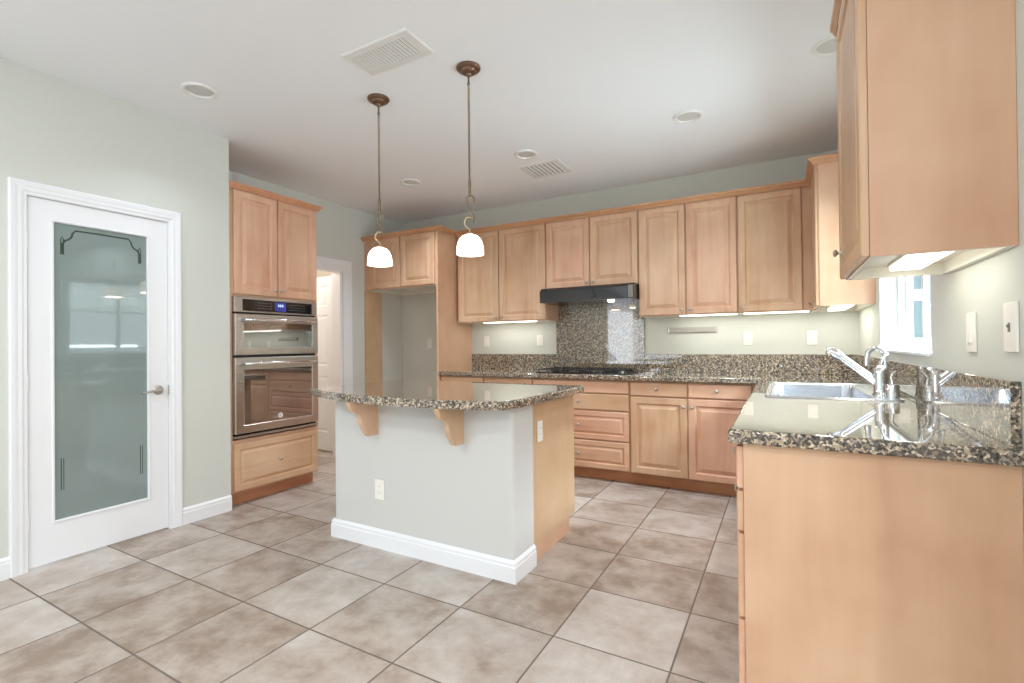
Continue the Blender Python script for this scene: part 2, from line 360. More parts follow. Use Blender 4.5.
# right wall with the window over the sink
WY0, WY1, WZ0, WZ1 = 2.535, 3.715, 1.135, 2.10
bm = BM(); T = 0.16
bm_box(bm, XW, XW + T, 1.25, WY0, 0, ZC); bm_box(bm, XW, XW + T, WY1, YB, 0, ZC); bm_box(bm, XW, XW + T, WY0, WY1, 0, WZ0); bm_box(bm, XW, XW + T, WY0, WY1, WZ1, ZC)
bmesh.ops.remove_doubles(bm, verts=bm.verts, dist=1e-5); struct('wall_right', bm, 'wall')
bm = BM(); bm_box(bm, XW + T, 3.75, 1.13, 1.25, 0, ZC); struct('wall_dining', bm, 'wall')
# far side of the open room behind the camera, with its openings
bm = BM(); bm_box(bm, XL - 0.12, 3.75, -5.15, -5.0, 0, ZC); struct('wall_patio', bm, 'wall')
bm = BM(); bm_box(bm, 3.6, 3.75, -5.0, -3.4, 0, ZC); bm_box(bm, 3.6, 3.75, 0.2, 1.13, 0, ZC); bm_box(bm, 3.6, 3.75, -3.4, 0.2, 2.4, ZC); bm_box(bm, 3.6, 3.75, -3.4, 0.2, 0, 0.5)
bmesh.ops.remove_doubles(bm, verts=bm.verts, dist=1e-5); struct('wall_far_right', bm, 'wall')
# hall behind the doorway
bm = BM(); bm_box(bm, -6.6, -6.5, 2.0, 4.8, 0, ZC); bm_box(bm, -6.5, XD - 0.12, 4.7, 4.8, 0, ZC); bm_box(bm, -6.5, XD - 0.12, 2.0, 2.1, 0, ZC)
struct('wall_hall', bm, 'hall_wall')
point_light('hall_lamp', (-5.2, 3.1, 2.3), 48, (1.0, 0.88, 0.78), 0.12)

BASE = [(0, 0), (0.016, 0), (0.016, 0.078), (0.013, 0.084), (0.013, 0.098), (0.008, 0.106), (0.004, 0.112), (0, 0.112)]
bm = BM(); bm_sweep(bm, [(XL, YLE - 0.002), (XL, D1 + 0.079)][::-1] + [], BASE)
struct('baseboard_left', bm, 'trim')
bm = BM(); bm_sweep(bm, [(XL, -1.6), (XL, D0 - 0.064)], BASE); struct('baseboard_front', bm, 'trim')

# ---------------------------------------------------------------- pantry door
CAS = [(0, 0), (0.0, 0.009), (0.012, 0.010), (0.020, 0.014), (0.034, 0.014), (0.044, 0.017), (0.060, 0.019), (0.066, 0.016), (0.066, 0.0)]
def casing(name, xw, y0, y1, ztop, wid=0.066, sgn=1):
    """three-sided casing on a wall of constant x facing +x"""
    bm = BM(); k = wid / 0.066
    prof = [(a * k, b + 0.0) for a, b in CAS]
    rings = []
    for (y, z, oy, oz) in ((y0, 0.0, -1, 0), (y0, ztop, -1, 1), (y1, ztop, 1, 1), (y1, 0.0, 1, 0)):
        rings.append([bm.verts.new((xw + b, y + oy * a, z + oz * a)) for a, b in prof])
    n = len(prof)
    for a, b in zip(rings, rings[1:]):
        for i in range(n): bm.faces.new((a[i], a[(i + 1) % n], b[(i + 1) % n], b[i]))
    bm.faces.new(rings[0]); bm.faces.new(rings[-1])
    return struct(name, bm, 'trim')
casing('trim_1', XL, D0 - 0.006, D1 + 0.006, DZ + 0.006, 0.072)
# pantry door leaf with a glass opening: facing +X, drawn in (y, z)
GY0, GY1, GZ0, GZ1 = 1.135, 1.592, 0.239, 1.919
bm = BM(); xf, xb = XL - 0.006, XL - 0.044
def ringyz(y0, y1, z0, z1, x): return [bm.verts.new((x, y, z)) for y, z in ((y0, z0), (y1, z0), (y1, z1), (y0, z1))]
loops = [ringyz(D0, D1, 0.012, DZ, xb), ringyz(D0, D1, 0.012, DZ, xf), ringyz(GY0 - 0.014, GY1 + 0.014, GZ0 - 0.014, GZ1 + 0.014, xf), ringyz(GY0 - 0.010, GY1 + 0.010, GZ0 - 0.010, GZ1 + 0.010, xf + 0.006),
         ringyz(GY0 - 0.002, GY1 + 0.002, GZ0 - 0.002, GZ1 + 0.002, xf + 0.004), ringyz(GY0, GY1, GZ0, GZ1, xf - 0.006), ringyz(GY0, GY1, GZ0, GZ1, xb)]
for a, b in zip(loops, loops[1:] + loops[:1]):
    for i in range(4): bm.faces.new((a[i], a[(i + 1) % 4], b[(i + 1) % 4], b[i]))
door = struct('door_1', bm, 'trim')
bm = BM(); bm_box(bm, XL - 0.022, XL - 0.013, GY0 - 0.001, GY1 + 0.001, GZ0 - 0.001, GZ1 + 0.001); glass = obj('glass_pane', bm, 'frost', door)
# clear border lines etched in the frosting
def strip(name, pts, w, parent, mat='etch'):
    bm = BM(); P = [Vector(p) for p in pts]; x = XL - 0.013; L_, R_ = [], []
    for i, p in enumerate(P):
        t = (P[min(i + 1, len(P) - 1)] - P[max(i - 1, 0)]).normalized(); n = Vector((-t.y, t.x)) * (w / 2)
        L_.append(p + n); R_.append(p - n)
    ring = L_ + R_[::-1]
    bm_prism(bm, [(q.x, q.y) for q in ring], 'X', x - 0.0005, x + 0.0007)
    return obj(name, bm, mat, parent)
arc = lambda cy0, cz0, r, a0, a1, n=8: [(cy0 + r * math.cos(a0 + (a1 - a0) * i / n), cz0 + r * math.sin(a0 + (a1 - a0) * i / n)) for i in range(n + 1)]
top = [(1.172, 1.745), (1.172, 1.80)] + arc(1.172, 1.868, 0.046, -PI / 2 + 0.3, 0, 6) + [(1.232, 1.888), (1.36, 1.890), (1.495, 1.888)] + arc(1.555, 1.868, 0.046, PI, PI * 1.5 - 0.3, 6) + [(1.555, 1.80), (1.555, 1.745)]
strip('etched_line', top, 0.010, glass)
strip('etched_line', [(1.166, 1.74), (1.166, 1.83), (1.172, 1.845), (1.178, 1.83), (1.178, 1.74)], 0.005, glass)
strip('etched_line', [(1.549, 1.74), (1.549, 1.83), (1.555, 1.845), (1.561, 1.83), (1.561, 1.74)], 0.005, glass)
M['etch_soft'] = simple('faint_etch', srgb(140, 152, 146), 0.05)
for yy in (1.168, 1.558):
    strip('etched_line', [(yy, 1.45), (yy, 1.62)], 0.006, glass, 'etch_soft'); strip('etched_line', [(yy, 0.95), (yy, 0.80)], 0.005, glass, 'etch_soft')
    strip('etched_line', [(yy - 0.004, 0.40), (yy - 0.004, 0.58)], 0.005, glass); strip('etched_line', [(yy + 0.007, 0.40), (yy + 0.007, 0.58)], 0.004, glass)
bm = BM(); bm_lathe(bm, [(0.0, 0.0), (0.031, 0.0), (0.031, 0.006), (0.026, 0.011), (0.013, 0.012), (0.012, 0.045), (0, 0.045)], (xf, 1.652, 0.927), 'X', 26)
bm_tube(bm, [(xf + 0.045, 1.655, 0.927), (xf + 0.048, 1.63, 0.928), (xf + 0.049, 1.60, 0.925), (xf + 0.048, 1.565, 0.920), (xf + 0.046, 1.545, 0.921)], [0.011, 0.0085, 0.0075, 0.007, 0.006], 10)
hd = obj('door_handle', bm, 'nickel', door, 40); hd['label'] = 'satin nickel lever handle'
for z in (1.795, 1.02, 0.27):
    bm = BM(); bm_lathe(bm, [(0, -0.045), (0.006, -0.045), (0.006, 0.045), (0, 0.045)], (XL + 0.001, D0 - 0.004, z), 'Z', 12)
    obj('hinge', bm, 'trim', door, 40)
bm = BM(); bm_box(bm, XL - 0.004, XL + 0.001, D1 + 0.001, D1 + 0.007, 0.892, 0.955); obj('strike_plate', bm, 'nickel', door)
bm = BM()   # jamb lining behind the leaf
bm_box(bm, XL - 0.118, XL, D0 - 0.0115, D0 - 0.003, 0.0, DZ + 0.0115); bm_box(bm, XL - 0.118, XL, D1 + 0.003, D1 + 0.0115, 0.0, DZ + 0.0115); bm_box(bm, XL - 0.118, XL, D0 - 0.003, D1 + 0.003, DZ + 0.003, DZ + 0.0115); bm_box(bm, XL - 0.075, XL - 0.046, D0 - 0.003, D0 + 0.012, 0.0, DZ + 0.003); bm_box(bm, XL - 0.075, XL - 0.046, D1 - 0.012, D1 + 0.003, 0.0, DZ + 0.003); bm_box(bm, XL - 0.075, XL - 0.046, D0 + 0.012, D1 - 0.012, DZ - 0.012, DZ + 0.003)
struct('trim_2', bm, 'trim')

# ---------------------------------------------------------------- doorway and hall door
bm = casing('trim_3', XD, OY0, OY1 + 0.045, OZ + 0.012, 0.112)
bm = BM(); bm_box(bm, XD - 0.13, XD + 0.002, OY1, OY1 + 0.03, 0, OZ + 0.02); bm_box(bm, XD - 0.13, XD + 0.002, OY0 - 0.001, OY1, OZ, OZ + 0.02); struct('trim_4', bm, 'trim')
hall = thing('hall_door', 'white panelled door standing open into the hall past the oven tower', 'door', (-4.43, 3.835, 0), PI - math.radians(6))
def panel_leaf():
    """six-panel leaf in local x 0..w, both faces moulded"""
    w, h, t = 0.76, 2.00, 0.035; bm = BM()
    xs = [(0.10, 0.345), (0.415, 0.66)]; zs = [(0.22, 0.86), (0.98, 1.56), (1.66, 1.90)]
    gx = [0.0, 0.10, 0.345, 0.415, 0.66, w]; gz = [0.012, 0.22, 0.86, 0.98, 1.56, 1.66, 1.90, h]
    for side in (0, 1):
        y = 0.0 if side == 0 else t; s = 1 if side == 0 else -1
        for i in range(len(gx) - 1):
            for j in range(len(gz) - 1):
                x0, x1, z0, z1 = gx[i], gx[i + 1], gz[j], gz[j + 1]
                if (x0, x1) in xs and (z0, z1) in zs:
                    R_ = []
                    for ins, d in ((0, 0), (0.012, 0.007), (0.022, 0.007), (0.045, 0.002)):
                        R_.append([bm.verts.new((a, y + s * d, b)) for a, b in ((x0 + ins, z0 + ins), (x1 - ins, z0 + ins), (x1 - ins, z1 - ins), (x0 + ins, z1 - ins))])
                    for a, b in zip(R_, R_[1:]):
                        for k in range(4): bm.faces.new((a[k], a[(k + 1) % 4], b[(k + 1) % 4], b[k]))
                    bm.faces.new(R_[-1])
                else: bm.faces.new([bm.verts.new((a, y, b)) for a, b in ((x0, z0), (x1, z0), (x1, z1), (x0, z1))])
    for (a, b) in (((0, gz[0]), (w, gz[0])), ((w, gz[0]), (w, h)), ((w, h), (0, h)), ((0, h), (0, gz[0]))):
        bm.faces.new([bm.verts.new(p) for p in ((a[0], 0, a[1]), (b[0], 0, b[1]), (b[0], t, b[1]), (a[0], t, a[1]))])
    bmesh.ops.remove_doubles(bm, verts=bm.verts, dist=1e-4)
    return bm
obj('door_leaf', panel_leaf(), 'trim', hall)
for z in (1.72, 1.02, 0.25):
    bm = BM(); bm_box(bm, -0.028, 0.0, 0.002, 0.02, z - 0.045, z + 0.045); bm_lathe(bm, [(0, -0.047), (0.007, -0.047), (0.007, 0.047), (0, 0.047)], (-0.012, -0.002, z), 'Z', 10); obj('hinge', bm, 'nickel', hall)
bm = BM(); bm_lathe(bm, [(0, -0.05), (0.024, -0.048), (0.028, -0.035), (0.012, -0.02), (0.012, 0.0), (0.026, 0.0), (0, 0.001)][::-1], (0.69, 0, 0.93), 'Y', 20); obj('door_knob', bm, 'nickel', hall, 40)

# ---------------------------------------------------------------- cabinets
def knob(parent, x, z, yf):
    bm = BM()
    bm_lathe(bm, [(0, 0.001), (0.0085, 0.001), (0.0075, -0.003), (0.005, -0.008), (0.0055, -0.013), (0.0125, -0.017), (0.0145, -0.021), (0.0125, -0.025), (0.006, -0.0275), (0, -0.028)], (x, yf, z), 'Y', 16)
    o = obj('knob', bm, 'nickel', parent, 50); return o
def fronts(root, specs, yf=-0.021, thick=0.020):
    for kind, x0, x1, z0, z1, kb in specs:
        bm = BM()
        rg = {'door': RAISED, 'raised': RAISED_S, 'slab': SLAB}[kind]
        bm_front(bm, x0, x1, z0, z1, yf, thick, rg)
        o = obj('door' if kind == 'door' else 'drawer', bm, 'wood' if kind == 'door' else 'wood_h', root)
        if kb: knob(o, kb[0], kb[1], yf + (0.003 if kind == 'slab' else 0.0) - (0.0 if kind != 'raised' else -0.002))
def base_cabinet(label, loc, rz, w, d, specs, toe=True, group=None, ztop=0.884, name='base_cabinet'):
    r = thing(name, label, 'cabinet', loc, rz, group)
    bm = BM(); bm_box(bm, 0.0005, w - 0.0005, 0.0, d, 0.105, ztop, 0.0015, 1); obj('cabinet_body', bm, 'wood_panel', r)
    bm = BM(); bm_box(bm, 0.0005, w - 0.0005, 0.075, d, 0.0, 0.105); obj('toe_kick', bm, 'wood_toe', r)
    fronts(r, specs); return r
def wall_cabinet(label, loc, rz, w, d, z0, z1, specs, group=None, name='wall_cabinet'):
    r = thing(name, label, 'cabinet', loc, rz, group)
    # box open below: a rim of sides and a bottom panel set up inside it
    bm = BM(); R_ = []
    for i_, z in ((0.0, z1), (0.0, z0), (0.018, z0), (0.018, z0 + 0.040)):
        R_.append([bm.verts.new(p) for p in ((0.0005 + i_, i_, z), (w - 0.0005 - i_, i_, z), (w - 0.0005 - i_, d - i_, z), (0.0005 + i_, d - i_, z))])
    for a, b in zip(R_, R_[1:]):
        for i in range(4): bm.faces.new((a[i], a[(i + 1) % 4], b[(i + 1) % 4], b[i]))
    bm.faces.new(R_[0]); bm.faces.new(R_[-1])
    o = obj('cabinet_body', bm, 'wood_panel', r); o.data.materials.append(M['cab_white'])
    for p in o.data.polygons:       # pale melamine below: rim, inner sides of the rim, bottom panel
        if max(o.data.vertices[i].co.z for i in p.vertices) < z0 + 0.05: p.material_index = 1
    fronts(r, specs); return r

# back wall, lower run (face frame at y = 4.096, fronts to 4.075)
YF = 4.096; DB = YB - YF - 0.001
def bank(w): return [('slab', 0.008, w - 0.008, 0.770, 0.872, None), ('slab', 0.008, w - 0.008, 0.622, 0.758, (w / 2, 0.69)), ('raised', 0.008, w - 0.008, 0.362, 0.610, (w / 2, 0.486)), ('raised', 0.008, w - 0.008, 0.112, 0.350, (w / 2, 0.23))]
w1 = 0.530
base_cabinet('maple base cabinet beside the tall panel, mostly hidden behind the island', (-3.136, YF, 0), 0, w1, DB, [('slab', 0.008, w1 - 0.006, 0.762, 0.872, (w1 / 2, 0.82)), ('door', 0.008, w1 - 0.006, 0.112, 0.750, (w1 - 0.05, 0.69))])
w2 = 0.542
base_cabinet('maple base cabinet left of the cooktop drawers, mostly hidden behind the island', (-2.606, YF, 0), 0, w2, DB, [('slab', 0.006, w2 - 0.006, 0.762, 0.872, (w2 / 2, 0.82)), ('door', 0.006, w2 - 0.006, 0.112, 0.750, (0.05, 0.69))])
w3 = 0.921
base_cabinet('maple bank of four wide drawers directly below the black cooktop', (-2.064, YF, 0), 0, w3, DB, bank(w3), name='drawer_cabinet')
w4 = 1.02
base_cabinet('maple base cabinet with two doors below two drawers, right of the cooktop', (-1.143, YF, 0), 0, w4, DB,
    [('slab', 0.008, 0.464, 0.762, 0.872, (0.225, 0.82)), ('slab', 0.474, 0.930, 0.762, 0.872, (0.69, 0.82)), ('door', 0.008, 0.464, 0.112, 0.750, (0.438, 0.685)), ('door', 0.474, 0.930, 0.112, 0.750, (0.502, 0.685))])
# right wall, lower run, facing -x (face frame at x = -0.115)
XF = -0.115; DR = XW - XF - 0.001
base_cabinet('maple drawer cabinet with plain end panel, nearest the camera under the sink counter', (XF, 2.15, 0), -PI / 2, 0.46, DR,
    [('slab', 0.008, 0.452, 0.742, 0.872, (0.23, 0.815)), ('slab', 0.008, 0.452, 0.607, 0.731, (0.23, 0.68)), ('slab', 0.008, 0.452, 0.335, 0.596, (0.23, 0.50)), ('slab', 0.008, 0.452, 0.112, 0.324, (0.23, 0.25))], name='drawer_cabinet')
base_cabinet('maple base cabinet between the near drawers and the sink cabinet', (XF, 2.70, 0), -PI / 2, 0.549, DR, [('slab', 0.008, 0.541, 0.762, 0.872, (0.27, 0.82)), ('door', 0.008, 0.541, 0.112, 0.750, (0.05, 0.69))])
sinkcab = base_cabinet('maple sink cabinet under the stainless sink', (XF, 3.66, 0), -PI / 2, 0.959, DR, [('slab', 0.008, 0.951, 0.762, 0.872, None), ('door', 0.008, 0.475, 0.112, 0.750, (0.44, 0.69)), ('door', 0.484, 0.951, 0.112, 0.750, (0.52, 0.69))], ztop=0.70, name='sink_cabinet')
box_obj('face_rail', 'wood_h', sinkcab, (0.0005, 0.9585, 0.0, 0.02, 0.70, 0.884))

# back wall, upper run (face frame at y = 4.376)
YU = 4.376; DU = YB - YU - 0.001; Z0, Z1 = 1.440, 2.405
g_up = 'wall cabinets on the back wall'
wall_cabinet('two-door maple wall cabinet left of the range hood', (-3.116, YU, 0), 0, 1.072, DU, Z0, Z1, [('door', 0.022, 0.527, Z0 + 0.006, 2.392, (0.497, Z0 + 0.045)), ('door', 0.537, 1.066, Z0 + 0.006, 2.392, (0.567, Z0 + 0.045))], g_up)
wall_cabinet('short two-door maple wall cabinet above the black range hood', (-2.044, YU, 0), 0, 0.916, DU, 1.735, Z1, [('door', 0.008, 0.453, 1.743, 2.392, (0.425, 1.785)), ('door', 0.463, 0.908, 1.743, 2.392, (0.491, 1.785))], g_up)
wall_cabinet('two-door maple wall cabinet just right of the range hood', (-1.128, YU, 0), 0, 0.808, DU, Z0, Z1, [('door', 0.006, 0.399, Z0 + 0.006, 2.392, (0.370, Z0 + 0.045)), ('door', 0.409, 0.802, Z0 + 0.006, 2.392, (0.438, Z0 + 0.045))], g_up)
wall_cabinet('single-door maple wall cabinet next to the corner', (-0.320, YU, 0), 0, 0.536, DU, Z0, Z1, [('door', 0.006, 0.452, Z0 + 0.006, 2.392, (0.036, Z0 + 0.045))], g_up)
# right wall uppers facing -x
XU = 0.217; DXU = XW - XU - 0.001
wall_cabinet('maple corner wall cabinet with pale end panel beside the window', (XU, YB - 0.001, 0), -PI / 2, YB - 3.86 - 0.001, DXU, Z0, 2.415, [('door', 0.34, 0.815, Z0 + 0.006, 2.392, (0.375, Z0 + 0.045))], 'wall cabinets on the window wall')
near_up = wall_cabinet('large maple wall cabinet nearest the camera, right of the window', (XU, 2.300, 0), -PI / 2, 0.608, DXU, Z0, 2.42, [('door', 0.006, 0.602, Z0 + 0.004, 2.405, (0.095, Z0 + 0.095))], 'wall cabinets on the window wall')

# refrigerator alcove
tall = thing('tall_side_panel', 'tall maple panel between the refrigerator alcove and the counter', 'panel', (-3.152, 4.05, 0))
box_obj('panel_board', 'wood_panel', tall, (-0.012, 0.013, 0.0, YB - 4.05 - 0.001, 0.0, 2.405), 0.0015, 1)
fil = thing('alcove_side_panel', 'narrow maple panel on the left side of the refrigerator alcove', 'panel', (-4.185, 4.05, 0))
box_obj('panel_board', 'wood_panel', fil, (-0.0145, 0.0135, 0.0, 0.255, 0.0, 1.83), 0.0015, 1)
wall_cabinet('two-door maple cabinet bridging the empty refrigerator alcove', (-4.199, 4.056, 0), 0, 1.034, YB - 4.056 - 0.001, 1.835, 2.405, [('door', 0.125, 0.545, 1.845, 2.392, None), ('door', 0.562, 1.022, 1.845, 2.392, None)], name='alcove_cabinet')

# crown mouldings
CR = [(0.0, 2.388), (0.006, 2.388), (0.008, 2.396), (0.014, 2.400), (0.020, 2.410), (0.029, 2.416), (0.033, 2.420), (0.036, 2.434), (0.0, 2.434)]
bm = BM(); bm_sweep(bm, [(XD + 0.001, 4.034), (-3.118, 4.034), (-3.118, 4.354), (XU - 0.022, 4.354), (XU - 0.022, 3.859), (XW - 0.001, 3.859)], [(a, z + 0.005) for a, z in CR])
tag(obj('crown_moulding', bm, 'wood_trim'), 'long maple crown moulding stepping along the tops of the back wall cabinets', 'moulding')
bm = BM(); bm_sweep(bm, [(XW - 0.001, 2.302), (XU - 0.022, 2.302), (XU - 0.022, 1.690), (XW - 0.001, 1.690)], [(a * 0.5, z + 0.018) for a, z in CR])
tag(obj('crown_moulding', bm, 'wood_trim'), 'short maple crown moulding on top of the cabinet nearest the camera', 'moulding')

# oven tower (faces +x; local x runs along +Y)
bm = BM()
_path = [(XD + 0.001, 2.921), (XL - 0.008, 2.921), (XL - 0.008, YLE + 0.002)]
bm_sweep(bm, _path[::-1], [(a * 0.8, z + 0.005) for a, z in CR])
tag(obj('crown_moulding', bm, 'wood_trim'), 'maple crown moulding on top of the oven tower', 'moulding')
TX = -3.606
tower = thing('oven_tower', 'tall maple cabinet holding the built-in ovens beside the pantry wall', 'cabinet', (TX, YLE + 0.002, 0), PI / 2)
TW, TD = 2.918 - YLE - 0.002, TX - XD - 0.001
bm = BM()
bm_box(bm, 0, TW, 0, TD, 1.590, 2.400); obj('upper_box', bm, 'wood_panel', tower)
bm = BM(); bm_box(bm, 0, TW, 0, TD, 0.105, 0.500); obj('lower_box', bm, 'wood_panel', tower)
box_obj('side_panel', 'wood_panel', tower, (0, 0.030, 0, TD, 0.500, 1.590)); box_obj('side_panel', 'wood_panel', tower, (TW - 0.018, TW, 0, TD, 0.500, 1.590))
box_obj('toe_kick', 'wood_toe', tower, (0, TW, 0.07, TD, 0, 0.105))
oy = lambda Y: Y - YLE - 0.002
fronts(tower, [('door', oy(2.168), oy(2.524), 1.606, 2.392, (oy(2.497), 1.655)), ('door', oy(2.532), oy(2.902), 1.606, 2.392, (oy(2.560), 1.655)), ('raised', oy(2.160), oy(2.895), 0.118, 0.470, (oy(2.53), 0.296))])
oven = thing('wall_oven', 'stainless double wall oven, microwave above a larger oven, in the maple tower', 'oven', (TX, YLE + 0.002, 0), PI / 2)
X0, X1 = oy(2.160), oy(2.900); zb = 0.515
box_obj('chassis', 'black', oven, (X0 + 0.004, X1 - 0.004, 0.001, 0.45, zb + 0.001, 1.586))
fr = box_obj('control_panel', 'steel', oven, (X0, X1, -0.024, 0.0, 1.470, 1.585), 0.003)
box_obj('touch_glass', 'black_glass', fr, (X0 + 0.065, X1 - 0.055, -0.0255, -0.020, 1.480, 1.570), 0.001, 1)
box_obj('display', 'display', fr, (X0 + 0.335, X0 + 0.435, -0.0262, -0.0245, 1.490, 1.560))
bm = BM()
for k, xx in enumerate((0.362, 0.380, 0.398)): bm_box(bm, X0 + xx, X0 + xx + 0.011, -0.0268, -0.0258, 1.525, 1.545)
dg = obj('clock_digits', bm, 'display_text', fr)
M['print'] = simple('panel_print', srgb(150, 140, 140), 0.5)
bm = BM()
for rr_ in range(3):
    for k in range(6): bm_box(bm, X0 + 0.19 + k * 0.021, X0 + 0.201 + k * 0.021, -0.0262, -0.0252, 1.503 + rr_ * 0.021, 1.506 + rr_ * 0.021)
    for k in range(7): bm_box(bm, X0 + 0.46 + k * 0.024, X0 + 0.471 + k * 0.024, -0.0262, -0.0252, 1.503 + rr_ * 0.021, 1.506 + rr_ * 0.021)
pr = obj('panel_print', bm, 'print', fr); pr['kind'] = 'stuff'
def oven_door(z0, z1, gl, hz):
    d = BM(); bm_front(d, X0, X1, z0, z1, -0.036, 0.034, [(0.0, 0.004), (0.004, 0.0), (gl[0], 0.0), (gl[0] + 0.003, 0.003), (gl[0] + 0.006, 0.003)])
    d = obj('oven_door', d, 'steel', oven)
    return d
md = oven_door(1.142, 1.455, (0.055,), 1.42)
box_obj('door_glass', 'oven_glass', md, (X0 + 0.064, X1 - 0.064, -0.0350, -0.030, 1.190, 1.392), 0.001, 1)
bm = BM(); bm_box(bm, X0 + 0.055, X1 - 0.055, -0.085, -0.062, 1.398, 1.424, 0.008, 3); bm_box(bm, X0 + 0.085, X0 + 0.105, -0.066, -0.034, 1.402, 1.420); bm_box(bm, X1 - 0.105, X1 - 0.085, -0.066, -0.034, 1.402, 1.420)
obj('handle', bm, 'chrome', md, 40)
ld = oven_door(0.548, 1.122, (0.058,), 1.05)
gl = box_obj('door_glass', 'oven_glass', ld, (X0 + 0.067, X1 - 0.067, -0.0350, -0.030, 0.612, 1.030), 0.001, 1)
bm = BM(); bm_box(bm, X0 + 0.055, X1 - 0.055, -0.085, -0.062, 1.062, 1.088, 0.008, 3); bm_box(bm, X0 + 0.085, X0 + 0.105, -0.066, -0.034, 1.066, 1.084); bm_box(bm, X1 - 0.105, X1 - 0.085, -0.066, -0.034, 1.066, 1.084)
obj('handle', bm, 'chrome', ld, 40)
bm = BM(); bm_lathe(bm, [(0, 0.0), (0.021, 0.0), (0.021, -0.0015), (0.0185, -0.002), (0.018, -0.0013), (0, -0.0013)], (X0 + 0.37, -0.0352, 0.648), 'Y', 28); bd = obj('round_badge', bm, 'plate', ld, 30)
bm = BM(); bm_tube(bm, [(X0 + 0.37 + 0.011 * math.cos(a * 0.45 + 0.8) * (1 - a * 0.02), -0.0372, 0.648 + 0.011 * math.sin(a * 0.45 + 0.8)) for a in range(13)], 0.0013, 6); bm_tube(bm, [(X0 + 0.364, -0.0372, 0.642), (X0 + 0.370, -0.0372, 0.651), (X0 + 0.377, -0.0372, 0.655)], 0.0013, 6); bmesh.ops.translate(bm, verts=bm.verts, vec=(0, 0.0005, 0)); obj('badge_script', bm, 'slot', ld)
box_obj('bottom_trim', 'steel', oven, (X0, X1, -0.030, 0.0, zb, 0.532), 0.002)

# ---------------------------------------------------------------- granite
def slab_cells(xs, ys, inside, z0, z1, bev=0.010):
    """slab made of shared grid cells, its outer top and bottom edges rounded over"""
    bm = BM(); V = {}
    def v(i, j, k):
        if (i, j, k) not in V: V[(i, j, k)] = bm.verts.new((xs[i], ys[j], (z0, z1)[k]))
        return V[(i, j, k)]
    cell = lambda i, j: 0 <= i < len(xs) - 1 and 0 <= j < len(ys) - 1 and inside((xs[i] + xs[i + 1]) / 2, (ys[j] + ys[j + 1]) / 2)
    ed = []
    for i in range(len(xs) - 1):
        for j in range(len(ys) - 1):
            if not cell(i, j): continue
            bm.faces.new((v(i, j, 1), v(i + 1, j, 1), v(i + 1, j + 1, 1), v(i, j + 1, 1))); bm.faces.new((v(i, j, 0), v(i, j + 1, 0), v(i + 1, j + 1, 0), v(i + 1, j, 0)))
            for (di, dj, a, b) in ((-1, 0, (i, j), (i, j + 1)), (1, 0, (i + 1, j), (i + 1, j + 1)), (0, -1, (i, j), (i + 1, j)), (0, 1, (i, j + 1), (i + 1, j + 1))):
                if not cell(i + di, j + dj):
                    bm.faces.new((v(*a, 0), v(*b, 0), v(*b, 1), v(*a, 1)))
                    ed += [(v(*a, 0), v(*b, 0)), (v(*a, 1), v(*b, 1))]
    bmesh.ops.recalc_face_normals(bm, faces=bm.faces)
    es = [bm.edges.get(e) for e in ed]
    if bev: bmesh.ops.bevel(bm, geom=[e for e in es if e], offset=bev, segments=4, affect='EDGES', profile=0.5)
    return bm
SX0, SX1, SY0, SY1 = -0.060, 0.405, 2.745, 3.610      # sink cut-out
ZT0 = 0.886
xs = [-3.137, -0.155, SX0, SX1, XW - 0.001]; ys = [1.655, SY0, SY1, 4.048, YB - 0.001]
bm = slab_cells(xs, ys, lambda x, y: (y > 4.048 or x > -0.155) and not (SX0 < x < SX1 and SY0 < y < SY1), ZT0, ZK)
ct = obj('countertop', bm, 'granite', None, 40); tag(ct, 'polished brown granite countertop running along the back wall and under the sink', 'countertop')
HX0, HX1 = -2.072, -1.157
for nm, lab, b in (('backsplash', 'low granite backsplash strip between the tall panel and the cooktop slab', (-3.137, HX0 - 0.0005, YB - 0.021, YB - 0.001, ZK, 1.096)),
                   ('backsplash', 'tall granite slab on the wall behind the cooktop', (HX0, HX1, YB - 0.022, YB - 0.001, ZK, 1.60)),
                   ('backsplash', 'low granite backsplash strip on the back wall right of the cooktop', (HX1 + 0.0005, XW - 0.022, YB - 0.021, YB - 0.001, ZK, 1.096)),
                   ('backsplash', 'low granite backsplash strip running under the window', (XW - 0.021, XW - 0.001, 1.690, YB - 0.001, ZK, 1.096))):
    bm = BM(); bm_box(bm, *b, bevel=0.0025, segs=2); tag(obj(nm, bm, 'granite'), lab, 'backsplash')

# ---------------------------------------------------------------- island
IX0, IX1, IY0, IY1, IYB = -2.500, -1.1995, 2.146, 2.372, 2.968
isl = thing('kitchen_island', 'kitchen island with white plastered front, maple back cabinets and bowed granite top', 'island', (-1.84, 2.5, 0))
ox, oyy = -1.84, 2.5
L = lambda p: [(x - ox, y - oyy) for x, y in p]
# plastered pony wall: U-shaped in plan, bullnose corners
def rounded(pts, rad, n=6):
    out = []
    for i, p in enumerate(pts):
        p = Vector(p); a = Vector(pts[i - 1]); b = Vector(pts[(i + 1) % len(pts)]); r = rad[i]
        if r <= 0: out.append((p.x, p.y)); continue
        d1 = (a - p).normalized(); d2 = (b - p).normalized(); c = p + (d1 + d2) * r
        for k in range(n + 1):
            t = k / n; q1 = p + d1 * r; q2 = p + d2 * r
            v0 = q1 - c; v1 = q2 - c; ang = PI / 2 * t
            out.append((c.x + v0.x * math.cos(ang) + v1.x * math.sin(ang), c.y + v0.y * math.cos(ang) + v1.y * math.sin(ang)))
    return out
wallpoly = rounded([(IX0, IY1), (IX0, IY0), (IX1, IY0), (IX1, IY1)], [0, 0.02, 0.02, 0])
bm = BM(); bm_prism(bm, L(wallpoly), 'Z', 0, 0.884); obj('pony_wall', bm, 'island_wall', isl, 40)
